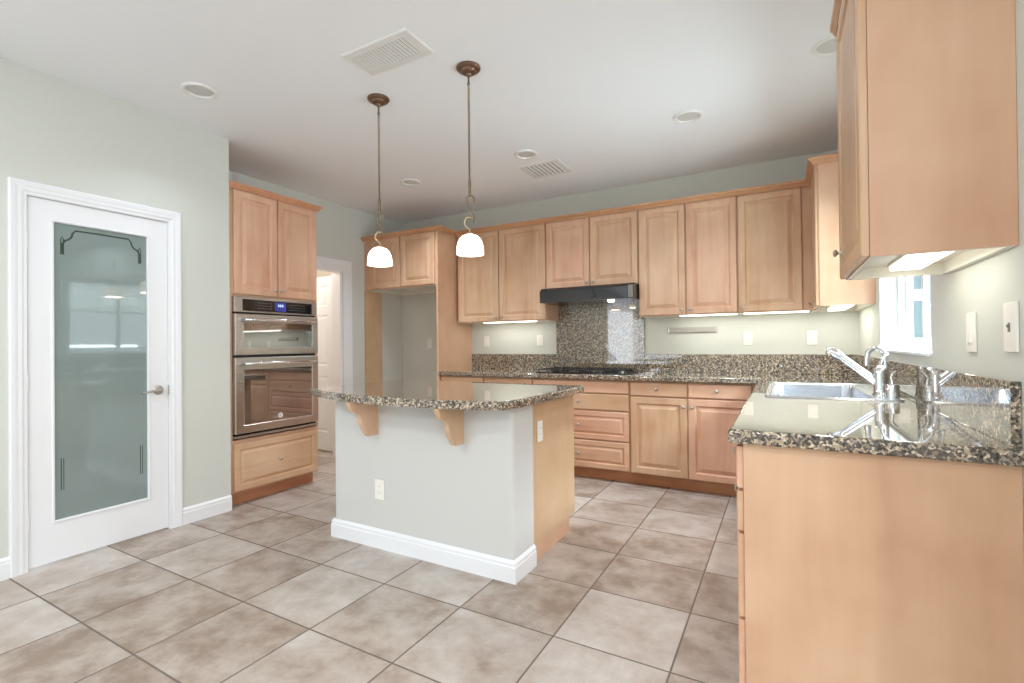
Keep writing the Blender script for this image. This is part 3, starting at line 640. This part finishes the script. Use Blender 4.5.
bm = BM(); bm_sweep(bm, L([(IX0, IY1 + 0.0), (IX0, IY0), (IX1, IY0), (IX1, IY1)]), BASE); obj('baseboard', bm, 'trim', isl)
bm = BM(); bm_box(bm, IX0 - ox + 0.02, -1.2005 - ox, IY1 + 0.001 - oyy, IYB - oyy, 0.105, 0.884, 0.0015, 1); obj('cabinet_body', bm, 'wood_panel', isl)
bm = BM(); bm_box(bm, IX0 - ox + 0.02, -1.212 - ox, IY1 + 0.001 - oyy, IYB - 0.07 - oyy, 0, 0.105); obj('toe_kick', bm, 'wood_panel', isl)
# doors on the working side of the island
bm = BM(); 
def back_front(x0, x1, z0, z1, kind):
    bm = BM(); bm_front(bm, -x1, -x0, z0, z1, -0.021, 0.02, RAISED if kind == 'door' else SLAB)
    bmesh.ops.rotate(bm, verts=bm.verts, cent=(0, 0, 0), matrix=Matrix.Rotation(PI, 3, 'Z')); bmesh.ops.translate(bm, verts=bm.verts, vec=(0, IYB - oyy, 0))
    return obj('door' if kind == 'door' else 'drawer', bm, 'wood', isl)
bm.free()
for k in range(3):
    a = IX0 + 0.03 - ox + k * 0.424; b = a + 0.412
    back_front(a, b, 0.112, 0.750, 'door'); back_front(a, b, 0.762, 0.872, 'slab')
# bowed top
front = [(-2.70, 2.105)]
for k in range(1, 16):
    t = k / 15.0; x = -2.70 + t * (2.70 - 1.175)
    s = (x + 1.80) / 0.80
    front.append((x, 1.915 + 0.155 * abs(s) ** 2.4 + 0.02 * max(0, -s)))
pts = [(-2.71, 2.98), (-2.705, 2.13)] + [p for p in front[1:]] + [(-1.135, 2.12), (-1.133, 2.98)]
top = BM(); f0, f1 = bm_prism(top, L(pts), 'Z', ZT0, ZK)
es = list({e for f in (f0, f1) for e in f.edges}); bmesh.ops.bevel(top, geom=es, offset=0.010, segments=4, affect='EDGES', profile=0.5)
obj('island_top', top, 'granite', isl, 40)
CB = [(2.146, 0.676), (2.070, 0.676), (2.058, 0.690)] + [(2.062 - 0.05 * math.sin(t * PI / 2), 0.69 + 0.095 * t) for t in (0.25, 0.5, 0.75, 1.0)] + [(2.004, 0.806), (1.985, 0.822)] + [(1.985 - 0.055 * t ** 0.7, 0.822 + 0.05 * t ** 2) for t in (0.3, 0.6, 0.85, 1.0)] + [(1.926, 0.8855), (2.146, 0.8855)]
for xr in (-2.117, -1.497):
    bm = BM(); bm_prism(bm, [(y - oyy, z) for y, z in CB], 'X', xr - 0.030 - ox, xr - ox); c = obj('corbel', bm, 'wood_panel', isl)

# ---------------------------------------------------------------- outlets and switches
def plate(name, label, loc, rz, kind, w=0.072, h=0.116, cat='outlet', group=None):
    r = thing(name, label, cat, loc, rz, group)
    bm = BM(); bm_box(bm, -w / 2, w / 2, -0.007, 0.0, -h / 2, h / 2, 0.0025, 2); p = obj('cover_plate', bm, 'plate', r)
    if kind == 'outlet':
        bm = BM(); bm_box(bm, -0.017, 0.017, -0.0085, -0.006, -0.034, 0.034, 0.001, 1); s = obj('socket_face', bm, 'plate', r)
        for zc in (-0.019, 0.019):
            for xo in (-0.0065, 0.0065):
                bm = BM(); bm_box(bm, xo - 0.001, xo + 0.001, -0.0089, -0.0083, zc - 0.002, zc + 0.006); obj('slot', bm, 'slot', s)
    elif kind == 'switch':
        bm = BM(); bm_prism(bm, [(-0.0065, -0.032), (-0.0115, -0.032), (-0.008, 0.032), (-0.0065, 0.032)], 'X', -0.0165, 0.0165); obj('rocker', bm, 'plate', r)
    elif kind == 'toggle':
        bm = BM(); bm_box(bm, -0.005, 0.005, -0.009, -0.006, -0.012, 0.012); bm_prism(bm, [(-0.007, -0.006), (-0.013, 0.004), (-0.012, 0.007), (-0.007, 0.004)], 'X', -0.004, 0.004); obj('toggle', bm, 'slot', r)
    return r
yb = YB - 0.0005
plate('wall_switch', 'white wall plate over the counter beside the tall panel', (-2.94, yb, 1.238), 0, 'switch', cat='switch')
plate('wall_outlet', 'white wall outlet left of the granite cooktop slab', (-2.272, yb, 1.240), 0, 'outlet')
plate('wall_outlet', 'white wall outlet on the back wall right of the silver strip', (-0.268, yb, 1.232), 0, 'outlet')
plate('wall_switch', 'white wall plate on the back wall nearest the corner, left of the faucet', (0.206, yb, 1.232), 0, 'switch', cat='switch')
plate('wall_outlet', 'white outlet on the wall inside the refrigerator alcove', (-3.76, yb, 1.224), 0, 'outlet')
plate('wall_outlet', 'white outlet low on the plastered front of the island', (-2.108, IY0 - 0.0005, 0.346), 0, 'outlet')
plate('wall_outlet', 'white outlet on the maple end of the island', (-1.1995, 2.452, 0.715), PI / 2, 'outlet', 0.062, 0.116)
plate('wall_switch', 'slim white control on the right wall beside the window', (XW - 0.0005, 2.045, 1.226), -PI / 2, 'switch', 0.078, 0.125, cat='switch')
plate('wall_switch', 'white toggle switch on the right wall nearest the camera', (XW - 0.0005, 1.738, 1.234), -PI / 2, 'toggle', 0.082, 0.130, cat='switch')
strip_ = thing('knife_strip', 'silver magnetic knife strip on the wall right of the hood', 'knife rack', (-0.729, YB - 0.0005, 1.318))
bm = BM(); bm_box(bm, -0.212, 0.212, -0.018, 0.0, -0.024, 0.024, 0.004, 2); obj('bar', bm, 'strip_steel', strip_)
bm = BM(); bm_box(bm, -0.214, -0.198, -0.0195, -0.001, -0.025, 0.025, 0.003, 2); obj('end_cap', bm, 'nickel', strip_)
bm = BM(); bm_box(bm, 0.198, 0.214, -0.0195, -0.001, -0.025, 0.025, 0.003, 2); obj('end_cap', bm, 'nickel', strip_)

# ---------------------------------------------------------------- cooktop and hood
ck = thing('gas_cooktop', 'black gas cooktop set into the granite below the hood', 'cooktop', (-1.60, 4.36, ZK))
bm = BM(); bm_box(bm, -0.455, 0.385, -0.235, 0.235, 0.0, 0.008, 0.003, 2); obj('glass_top', bm, 'black_glass', ck)
for (bx, by, br) in ((-0.30, -0.11, 0.038), (-0.30, 0.12, 0.045), (-0.035, 0.02, 0.055), (0.20, -0.10, 0.045), (0.20, 0.12, 0.038)):
    bm = BM(); bm_lathe(bm, [(0, 0.008), (br, 0.008), (br, 0.016), (br * 0.8, 0.018), (br * 0.8, 0.024), (br * 0.72, 0.027), (0, 0.027)], (bx, by, 0), 'Z', 24); obj('burner', bm, 'iron', ck, 40)
for (gx0, gx1) in ((-0.43, -0.175), (-0.165, 0.085), (0.095, 0.345)):
    bm = BM(); z0, z1 = 0.027, 0.036
    for yy in (-0.215, 0.215): bm_box(bm, gx0, gx1, yy - 0.005, yy + 0.005, z0, z1)
    for xx in (gx0 + 0.005, gx1 - 0.005): bm_box(bm, xx - 0.005, xx + 0.005, -0.215, 0.215, z0, z1)
    gxm = (gx0 + gx1) / 2
    bm_box(bm, gxm - 0.004, gxm + 0.004, -0.215, -0.045, z0, z1); bm_box(bm, gxm - 0.004, gxm + 0.004, 0.045, 0.215, z0, z1); bm_box(bm, gx0, gx1, -0.005, 0.005, z0, z1)
    for xx in (gx0 + 0.006, gx1 - 0.006):
        for yy in (-0.214, 0.214): bm_box(bm, xx - 0.006, xx + 0.006, yy - 0.006, yy + 0.006, 0.008, z0)
    obj('grate', bm, 'iron', ck)
for k in range(5):
    bm = BM(); bm_lathe(bm, [(0, 0.008), (0.016, 0.008), (0.015, 0.026), (0.012, 0.028), (0, 0.028)], (0.365, -0.16 + 0.075 * k, 0), 'Z', 18); obj('control_knob', bm, 'nickel' if k == 0 else 'black', ck, 40)
hood = thing('range_hood', 'black under-cabinet range hood above the cooktop', 'range hood', (-1.584, 4.20, 1.60))
HW = 0.452
bm = BM(); bm_prism(bm, [(0.0, -0.005), (0.465, -0.005), (0.465, 0.134), (0.045, 0.134), (0.030, 0.120), (0.010, 0.115), (0.0, 0.100)], 'X', -HW, HW); obj('hood_body', bm, 'hood', hood)
bm = BM(); bm_prism(bm, [(-0.004, 0.0), (0.0, 0.0), (0.002, 0.099), (-0.002, 0.099)], 'X', -HW + 0.006, HW - 0.05); obj('front_glass', bm, 'black_glass', hood)
bm = BM(); bm_box(bm, HW - 0.048, HW - 0.004, -0.006, 0.001, 0.002, 0.112, 0.002, 1); obj('end_trim', bm, 'slot', hood)
bm = BM(); bm_lathe(bm, [(0, 0.0), (0.034, 0.0), (0.030, -0.012), (0.018, -0.018), (0, -0.020)], (0.22, 0.10, -0.005), 'Z', 22); obj('hood_lamp', bm, 'hood_bulb', hood, 40)
area_light('hood_lamp_light', (-1.584 + 0.22, 4.30, 1.570), (0, 0, -1), 0.06, 0.06, 1.2, (1.0, 0.86, 0.64))

# ---------------------------------------------------------------- under-cabinet lamps
g_uc = None
def under_lamp(label, x0, x1, y0, y1, z, power, th=0.010):
    r = thing('under_cabinet_light', label, 'light', ((x0 + x1) / 2, (y0 + y1) / 2, z))
    hx, hy = (x1 - x0) / 2, (y1 - y0) / 2
    bm = BM(); bm_box(bm, -hx, hx, -hy, hy, -th, 0.0, 0.002, 1); obj('housing', bm, 'cab_white', r)
    bm = BM(); bm_box(bm, -hx + 0.006, hx - 0.006, -hy + 0.006, hy - 0.006, -th - 0.014, -th - 0.0001, 0.005, 2); obj('diffuser', bm, 'tube', r)
    area_light('under_cabinet_glow', ((x0 + x1) / 2, (y0 + y1) / 2, z - th - 0.0155), (0, 0, -1), x1 - x0 - 0.02, y1 - y0 - 0.02, power, (1.0, 0.97, 0.90))
under_lamp('lit tube light under the wall cabinet left of the hood', -2.84, -2.22, 4.44, 4.53, Z0 + 0.0398, 1.4, 0.032)
under_lamp('lit tube light under the cabinets right of the hood', -0.80, -0.33, 4.44, 4.53, Z0 + 0.0398, 1.35, 0.032)
under_lamp('lit tube light under the single-door cabinet next to the corner', -0.29, 0.185, 4.44, 4.53, Z0 + 0.0398, 0.95, 0.032)
under_lamp('lit tube light under the corner cabinet by the window', 0.30, 0.42, 3.92, 4.55, Z0 + 0.0398, 2.0, 0.028)
under_lamp('wide lit lamp under the cabinet nearest the camera', 0.335, 0.440, 1.76, 2.23, Z0 + 0.0398, 0.75)

# ---------------------------------------------------------------- sink and taps
sk = thing('kitchen_sink', 'stainless steel drop-in sink in the counter under the window', 'sink', (0.17, 3.18, ZK))
sx, sy = 0.17, 3.18
bm = BM()
def rr(x0, x1, y0, y1, r, z, n=5): return [bm.verts.new((x - sx, y - sy, z)) for x, y in rounded([(x0, y0), (x1, y0), (x1, y1), (x0, y1)], [r] * 4, n)]
lo = [rr(-0.085, 0.470, 2.712, 3.645, 0.035, 0.0005), rr(-0.082, 0.467, 2.715, 3.642, 0.034, 0.0075), rr(-0.055, 0.365, 2.745, 3.615, 0.045, 0.0075), rr(-0.048, 0.358, 2.752, 3.608, 0.045, 0.000), rr(-0.043, 0.353, 2.757, 3.603, 0.045, -0.165), rr(-0.020, 0.330, 2.780, 3.580, 0.05, -0.190)]
for a, b in zip(lo, lo[1:]):
    n = len(a)
    for i in range(n): bm.faces.new((a[i], a[(i + 1) % n], b[(i + 1) % n], b[i]))
bm.faces.new(lo[-1]); obj('basin', bm, 'sink', sk, 50)
bm = BM(); bm_lathe(bm, [(0.0, -0.186), (0.040, -0.186), (0.045, -0.189), (0.0, -0.1895)], (0, 0, 0), 'Z', 22); obj('drain', bm, 'chrome', sk, 40)
DZK = ZK + 0.0076
fx, fy = 0.405, 2.905
fau = thing('kitchen_faucet', 'chrome pull-out faucet with long angled spout over the sink', 'faucet', (fx, fy, DZK))
bm = BM(); bm_lathe(bm, [(0, 0), (0.036, 0), (0.036, 0.005), (0.030, 0.012), (0.028, 0.03), (0.027, 0.10), (0.024, 0.125), (0.015, 0.142), (0, 0.147)], (0, 0, 0), 'Z', 24); obj('faucet_body', bm, 'chrome', fau, 50)
S0, S1 = Vector((-0.010, 0.0, 0.060)), Vector((-0.188, 0.05, 0.218))
bm = BM(); bm_tube(bm, [S0 + (S1 - S0) * t for t in (0, 0.25, 0.5, 0.75, 0.80)], [0.019, 0.018, 0.0165, 0.016, 0.016], 16); obj('spout', bm, 'chrome', fau, 50)
dv = (S1 - S0).normalized()
bm = BM(); p0 = S0 + (S1 - S0) * 0.79
bm_tube(bm, [p0, p0 + dv * 0.02, p0 + dv * 0.045 + Vector((0, 0, -0.002)), p0 + dv * 0.062 + Vector((0, 0, -0.012)), p0 + dv * 0.066 + Vector((0, 0, -0.036))], [0.0175, 0.021, 0.023, 0.023, 0.020], 16); obj('spray_head', bm, 'chrome', fau, 50)
bm = BM(); bm_tube(bm, [(0, 0, 0.135), (0.004, 0.004, 0.160), (0.018, 0.018, 0.185), (0.034, 0.032, 0.198)], [0.010, 0.008, 0.0075, 0.007], 12); obj('handle', bm, 'chrome', fau, 50)
gt = thing('gooseneck_tap', 'small chrome gooseneck filter tap next to the main faucet', 'faucet', (0.435, 2.97, DZK))
bm = BM(); bm_lathe(bm, [(0, 0), (0.022, 0), (0.022, 0.006), (0.018, 0.012), (0.016, 0.05), (0, 0.052)], (0, 0, 0), 'Z', 20); obj('tap_base', bm, 'chrome', gt, 50)
pp = [(0, 0, 0.04), (0, 0, 0.12), (0, 0, 0.19)] + [(-0.036 + 0.036 * math.cos(a), 0.0, 0.19 + 0.038 * math.sin(a)) for a in [PI * k / 10 for k in range(1, 11)]] + [(-0.074, 0, 0.172), (-0.074, 0, 0.160)]
bm = BM(); bm_tube(bm, pp, 0.0125, 14); obj('tap_neck', bm, 'chrome', gt, 60)
bm = BM(); bm_lathe(bm, [(0, 0), (0.0155, 0), (0.0155, 0.022), (0.0, 0.022)], (-0.074, 0, 0.142), 'Z', 16); obj('tap_tip', bm, 'chrome', gt, 50)
sd = thing('soap_dispenser', 'short chrome soap dispenser right of the faucet', 'soap dispenser', (0.440, 2.835, DZK))
bm = BM(); bm_lathe(bm, [(0, 0), (0.027, 0), (0.027, 0.055), (0.024, 0.060), (0.008, 0.062), (0.007, 0.075), (0, 0.075)], (0, 0, 0), 'Z', 22); obj('dispenser_body', bm, 'chrome', sd, 50)
bm = BM(); bm_tube(bm, [(0.0, 0.0, 0.072), (-0.004, 0.0, 0.092), (0.004, 0.006, 0.110), (0.016, 0.012, 0.120)], [0.007, 0.006, 0.0055, 0.006], 12); obj('pump_nozzle', bm, 'chrome', sd, 50)

# ---------------------------------------------------------------- window over the sink
wx0, wx1 = XW + 0.085, XW + 0.145
bm = BM()
def frame(bm, y0, y1, z0, z1, x0, x1, w):
    a = [[bm.verts.new((x, y, z)) for y, z in ((y0, z0), (y1, z0), (y1, z1), (y0, z1))] for x in (x0, x1)]
    b = [[bm.verts.new((x, y, z)) for y, z in ((y0 + w, z0 + w), (y1 - w, z0 + w), (y1 - w, z1 - w), (y0 + w, z1 - w))] for x in (x0, x1)]
    for i in range(4):
        j = (i + 1) % 4
        for q in ((a[0][i], a[0][j], b[0][j], b[0][i]), (a[1][i], a[1][j], b[1][j], b[1][i]), (a[0][i], a[0][j], a[1][j], a[1][i]), (b[0][i], b[0][j], b[1][j], b[1][i])): bm.faces.new(q)
frame(bm, WY0, WY1, WZ0, WZ1, wx0, wx1, 0.045)
win = struct('window_1', bm, 'vinyl')
ym = (WY0 + WY1) / 2
bm = BM(); frame(bm, WY0 + 0.046, ym + 0.022, WZ0 + 0.046, WZ1 - 0.046, wx0 + 0.006, wx0 + 0.030, 0.036); sa = obj('sash', bm, 'vinyl', win)
bm = BM(); bm_box(bm, wx0 + 0.016, wx0 + 0.020, WY0 + 0.081, ym - 0.013, WZ0 + 0.081, WZ1 - 0.081); obj('pane', bm, 'glass', sa)
bm = BM(); frame(bm, ym - 0.022, WY1 - 0.046, WZ0 + 0.046, WZ1 - 0.046, wx0 + 0.032, wx0 + 0.056, 0.036); sb = obj('sash', bm, 'vinyl', win)
bm = BM(); bm_box(bm, wx0 + 0.042, wx0 + 0.046, ym + 0.013, WY1 - 0.081, WZ0 + 0.081, WZ1 - 0.081); obj('pane', bm, 'glass', sb)
bm = BM(); bm_box(bm, XW - 0.006, wx0 - 0.0005, WY0 + 0.0005, WY1 - 0.0005, WZ0 + 0.0005, WZ0 + 0.016, 0.003, 2); struct('trim_5', bm, 'trim')
bl = thing('window_blind', 'white slatted blind drawn halfway down the window over the sink', 'blind', (XW + 0.045, ym, 2.09))
bm = BM(); bm_box(bm, -0.028, 0.028, -0.575, 0.575, -0.045, 0.004, 0.003, 2); obj('head_rail', bm, 'blind', bl)
bm = BM()
for k in range(13):
    z = -0.065 - 0.026 * k; bm_prism(bm, [(-0.022, z + 0.006), (-0.020, z + 0.009), (0.022, z - 0.003), (0.020, z - 0.006)], 'Y', -0.572, 0.572)
sl = obj('slats', bm, 'blind', bl); sl['kind'] = 'stuff'
bm = BM(); bm_box(bm, -0.024, 0.024, -0.573, 0.573, -0.420, -0.398, 0.003, 2); obj('bottom_rail', bm, 'blind', bl)
bm = BM()
for yy in (-0.4, 0.4): bm_tube(bm, [(0, yy, -0.04), (0, yy, -0.40)], 0.0012, 6)
obj('cords', bm, 'blind', bl)
# outdoors seen through it
bm = BM(); bm_box(bm, XW + 0.2, 14, 1.3, 16, -0.3, -0.15); struct('ground_outside', bm, 'ground')
nb = thing('neighbour_house', 'pale stucco house seen through the kitchen window', 'house', (3.0, 11.0, -0.15))
bm = BM(); bm_box(bm, -1.7, 4.0, 0.0, 4.0, 0.0, 5.0); obj('house_wall', bm, 'stucco', nb)
bm = BM(); bm_box(bm, -1.15, 0.15, -0.06, -0.001, 0.75, 3.2, 0.004, 1); hw = obj('window', bm, 'vinyl', nb)
M['out_glass'] = simple('outside_glass', srgb(92, 106, 110), 0.3)
for z0_, z1_ in ((0.87, 2.05), (2.25, 3.08)):
    bm = BM(); bm_box(bm, -1.03, 0.03, -0.068, -0.059, z0_, z1_); obj('pane', bm, 'out_glass', hw)

# ---------------------------------------------------------------- ceiling fixtures
def pendant(label, x, y, turn):
    r = thing('pendant_light', label, 'pendant light', (x, y, ZC), turn, 'pendant lights over the island')
    bm = BM(); bm_lathe(bm, [(0, 0), (0.066, 0), (0.067, -0.007), (0.060, -0.016), (0.046, -0.020), (0.044, -0.026), (0.034, -0.034), (0.018, -0.038), (0.011, -0.05), (0, -0.05)], (0, 0, 0), 'Z', 32); obj('canopy', bm, 'bronze', r, 40)
    bm = BM(); bm_lathe(bm, [(0, -0.045), (0.0055, -0.045), (0.0055, -0.085), (0.008, -0.088), (0.008, -0.10), (0.0055, -0.103), (0.0055, -0.62), (0.008, -0.63), (0.009, -0.655), (0.007, -0.675), (0.0085, -0.69), (0.007, -0.712), (0, -0.712)], (0, 0, 0), 'Z', 14); obj('rod', bm, 'rod', r, 40)
    # S-shaped hook, then the curl that carries the shade
    s = []
    for k in range(13): a = -0.5 + (PI + 1.0) * k / 12; s.append((0.021 * math.cos(a) + 0.004, 0, -0.737 + 0.024 * math.sin(a)))
    s += [(-0.014, 0, -0.758), (-0.004, 0, -0.780), (0.010, 0, -0.800), (0.020, 0, -0.822), (0.025, 0, -0.845), (0.024, 0, -0.862)]
    bm = BM(); bm_tube(bm, s, 0.0055, 10); obj('hook', bm, 'rod', r, 60)
    s = [(0.014, 0, -0.838)]
    for k in range(13): a = 1.0 + (PI + 0.5) * k / 12; s.append((0.024 * math.cos(a) - 0.006, 0, -0.862 + 0.030 * math.sin(a)))
    s += [(0.0, 0, -0.905), (0.0, 0, -0.922)]
    bm = BM(); bm_tube(bm, s, 0.0055, 10); bm_lathe(bm, [(0, -0.918), (0.012, -0.918), (0.018, -0.931), (0, -0.931)], (0, 0, 0), 'Z', 16); obj('shade_holder', bm, 'cream_metal', r, 60)
    pr = [(0.0, -0.927), (0.024, -0.930), (0.044, -0.939), (0.060, -0.956), (0.070, -0.978), (0.075, -1.005), (0.0765, -1.040), (0.0735, -1.040), (0.072, -1.005), (0.067, -0.980), (0.057, -0.959), (0.042, -0.943), (0, -0.932)]
    bm = BM(); bm_lathe(bm, pr, (0, 0, 0), 'Z', 36, False); obj('glass_shade', bm, 'shade', r, 60)
    bm = BM(); bm_lathe(bm, [(0, -0.945), (0.014, -0.95), (0.028, -0.98), (0.030, -1.0), (0.022, -1.02), (0, -1.03)], (0, 0, 0), 'Z', 20); obj('bulb', bm, 'shade', r, 60)
    area_light('pendant_glow', (x, y, ZC - 1.042), (0, 0, -1), 0.11, 0.11, 2.5, (1.0, 0.87, 0.70))
pendant('opal glass pendant light over the left half of the island', -2.186, 2.24, math.radians(12))
pendant('opal glass pendant light over the right half of the island', -1.510, 2.24, math.radians(28))
def downlight(label, x, y, rad=0.094):
    r = thing('recessed_light', label, 'ceiling light', (x, y, ZC), 0, 'recessed ceiling lights')
    k = rad / 0.094
    bm = BM(); bm_lathe(bm, [(0.070 * k, 0.0), (0.094 * k, 0.0), (0.094 * k, -0.005), (0.088 * k, -0.012), (0.076 * k, -0.011), (0.070 * k, -0.0035), (0.070 * k, 0.0)], (0, 0, 0), 'Z', 36, False); obj('trim_ring', bm, 'can', r, 40)
    bm = BM(); bm_lathe(bm, [(0, -0.0005), (0.0695 * k, -0.0005), (0.0695 * k, -0.0015), (0.045 * k, -0.004), (0.025 * k, -0.0055), (0, -0.006)], (0, 0, 0), 'Z', 30); obj('lens', bm, 'can_lens', r, 60)
    area_light('downlight_fill', (x, y, ZC - 0.016), (0, 0, -1), 0.10, 0.10, 12.0 if y > 2.5 else 4.0, (0.84, 0.92, 1.0), math.radians(112))  # added fill below an unlit can, spread narrowed to keep it unseen
downlight('white recessed ceiling light nearest the pantry wall', -3.035, 1.63)
downlight('white recessed ceiling light behind the left pendant', -3.048, 3.535)
downlight('white recessed ceiling light beside the small air vent', -1.802, 3.495)
downlight('white recessed ceiling light right of the pendants, in front of the hood wall', -0.548, 3.47)
downlight('white recessed ceiling light half hidden by the near cabinet', 0.24, 3.02)
def ceil_vent(label, x0, x1, y0, y1, n, border=0.028):
    r = thing('ceiling_vent', label, 'air vent', ((x0 + x1) / 2, (y0 + y1) / 2, ZC)); hx, hy = (x1 - x0) / 2, (y1 - y0) / 2
    bm = BM(); R_ = []
    for ins, z in ((0, 0), (0, -0.003), (0.006, -0.008), (border, -0.009), (border, -0.002)):
        R_.append([bm.verts.new((sxx * (hx - ins), syy * (hy - ins), z)) for sxx, syy in ((-1, -1), (1, -1), (1, 1), (-1, 1))])
    for a, b in zip(R_, R_[1:]):
        for i in range(4): bm.faces.new((a[i], a[(i + 1) % 4], b[(i + 1) % 4], b[i]))
    obj('vent_frame', bm, 'vent', r)
    box_obj('duct_shadow', 'vent_dark', r, (-hx + border, hx - border, -hy + border, hy - border, -0.0018, -0.0006))  # dark sheet painted for the shade inside the duct; ceiling has no hole
    bm = BM(); W = 2 * (hx - border)
    for k in range(n):
        x = -hx + border + W * (k + 0.5) / n; hw_ = W / n * 0.30
        bm_prism(bm, [(x - hw_, -0.0095), (x - hw_ + 0.001, -0.0105), (x + hw_, -0.0035), (x + hw_ - 0.001, -0.0025)], 'Y', -hy + border, hy - border)
    o = obj('louvres', bm, 'vent', r); o['kind'] = 'stuff'
ceil_vent('large white louvred air vent in the ceiling left of the pendants', -2.025, -1.580, 1.805, 2.030, 16, 0.040)
ceil_vent('small white louvred air vent in the ceiling near the back wall', -2.0, -1.62, 3.70, 4.05, 8, 0.035)
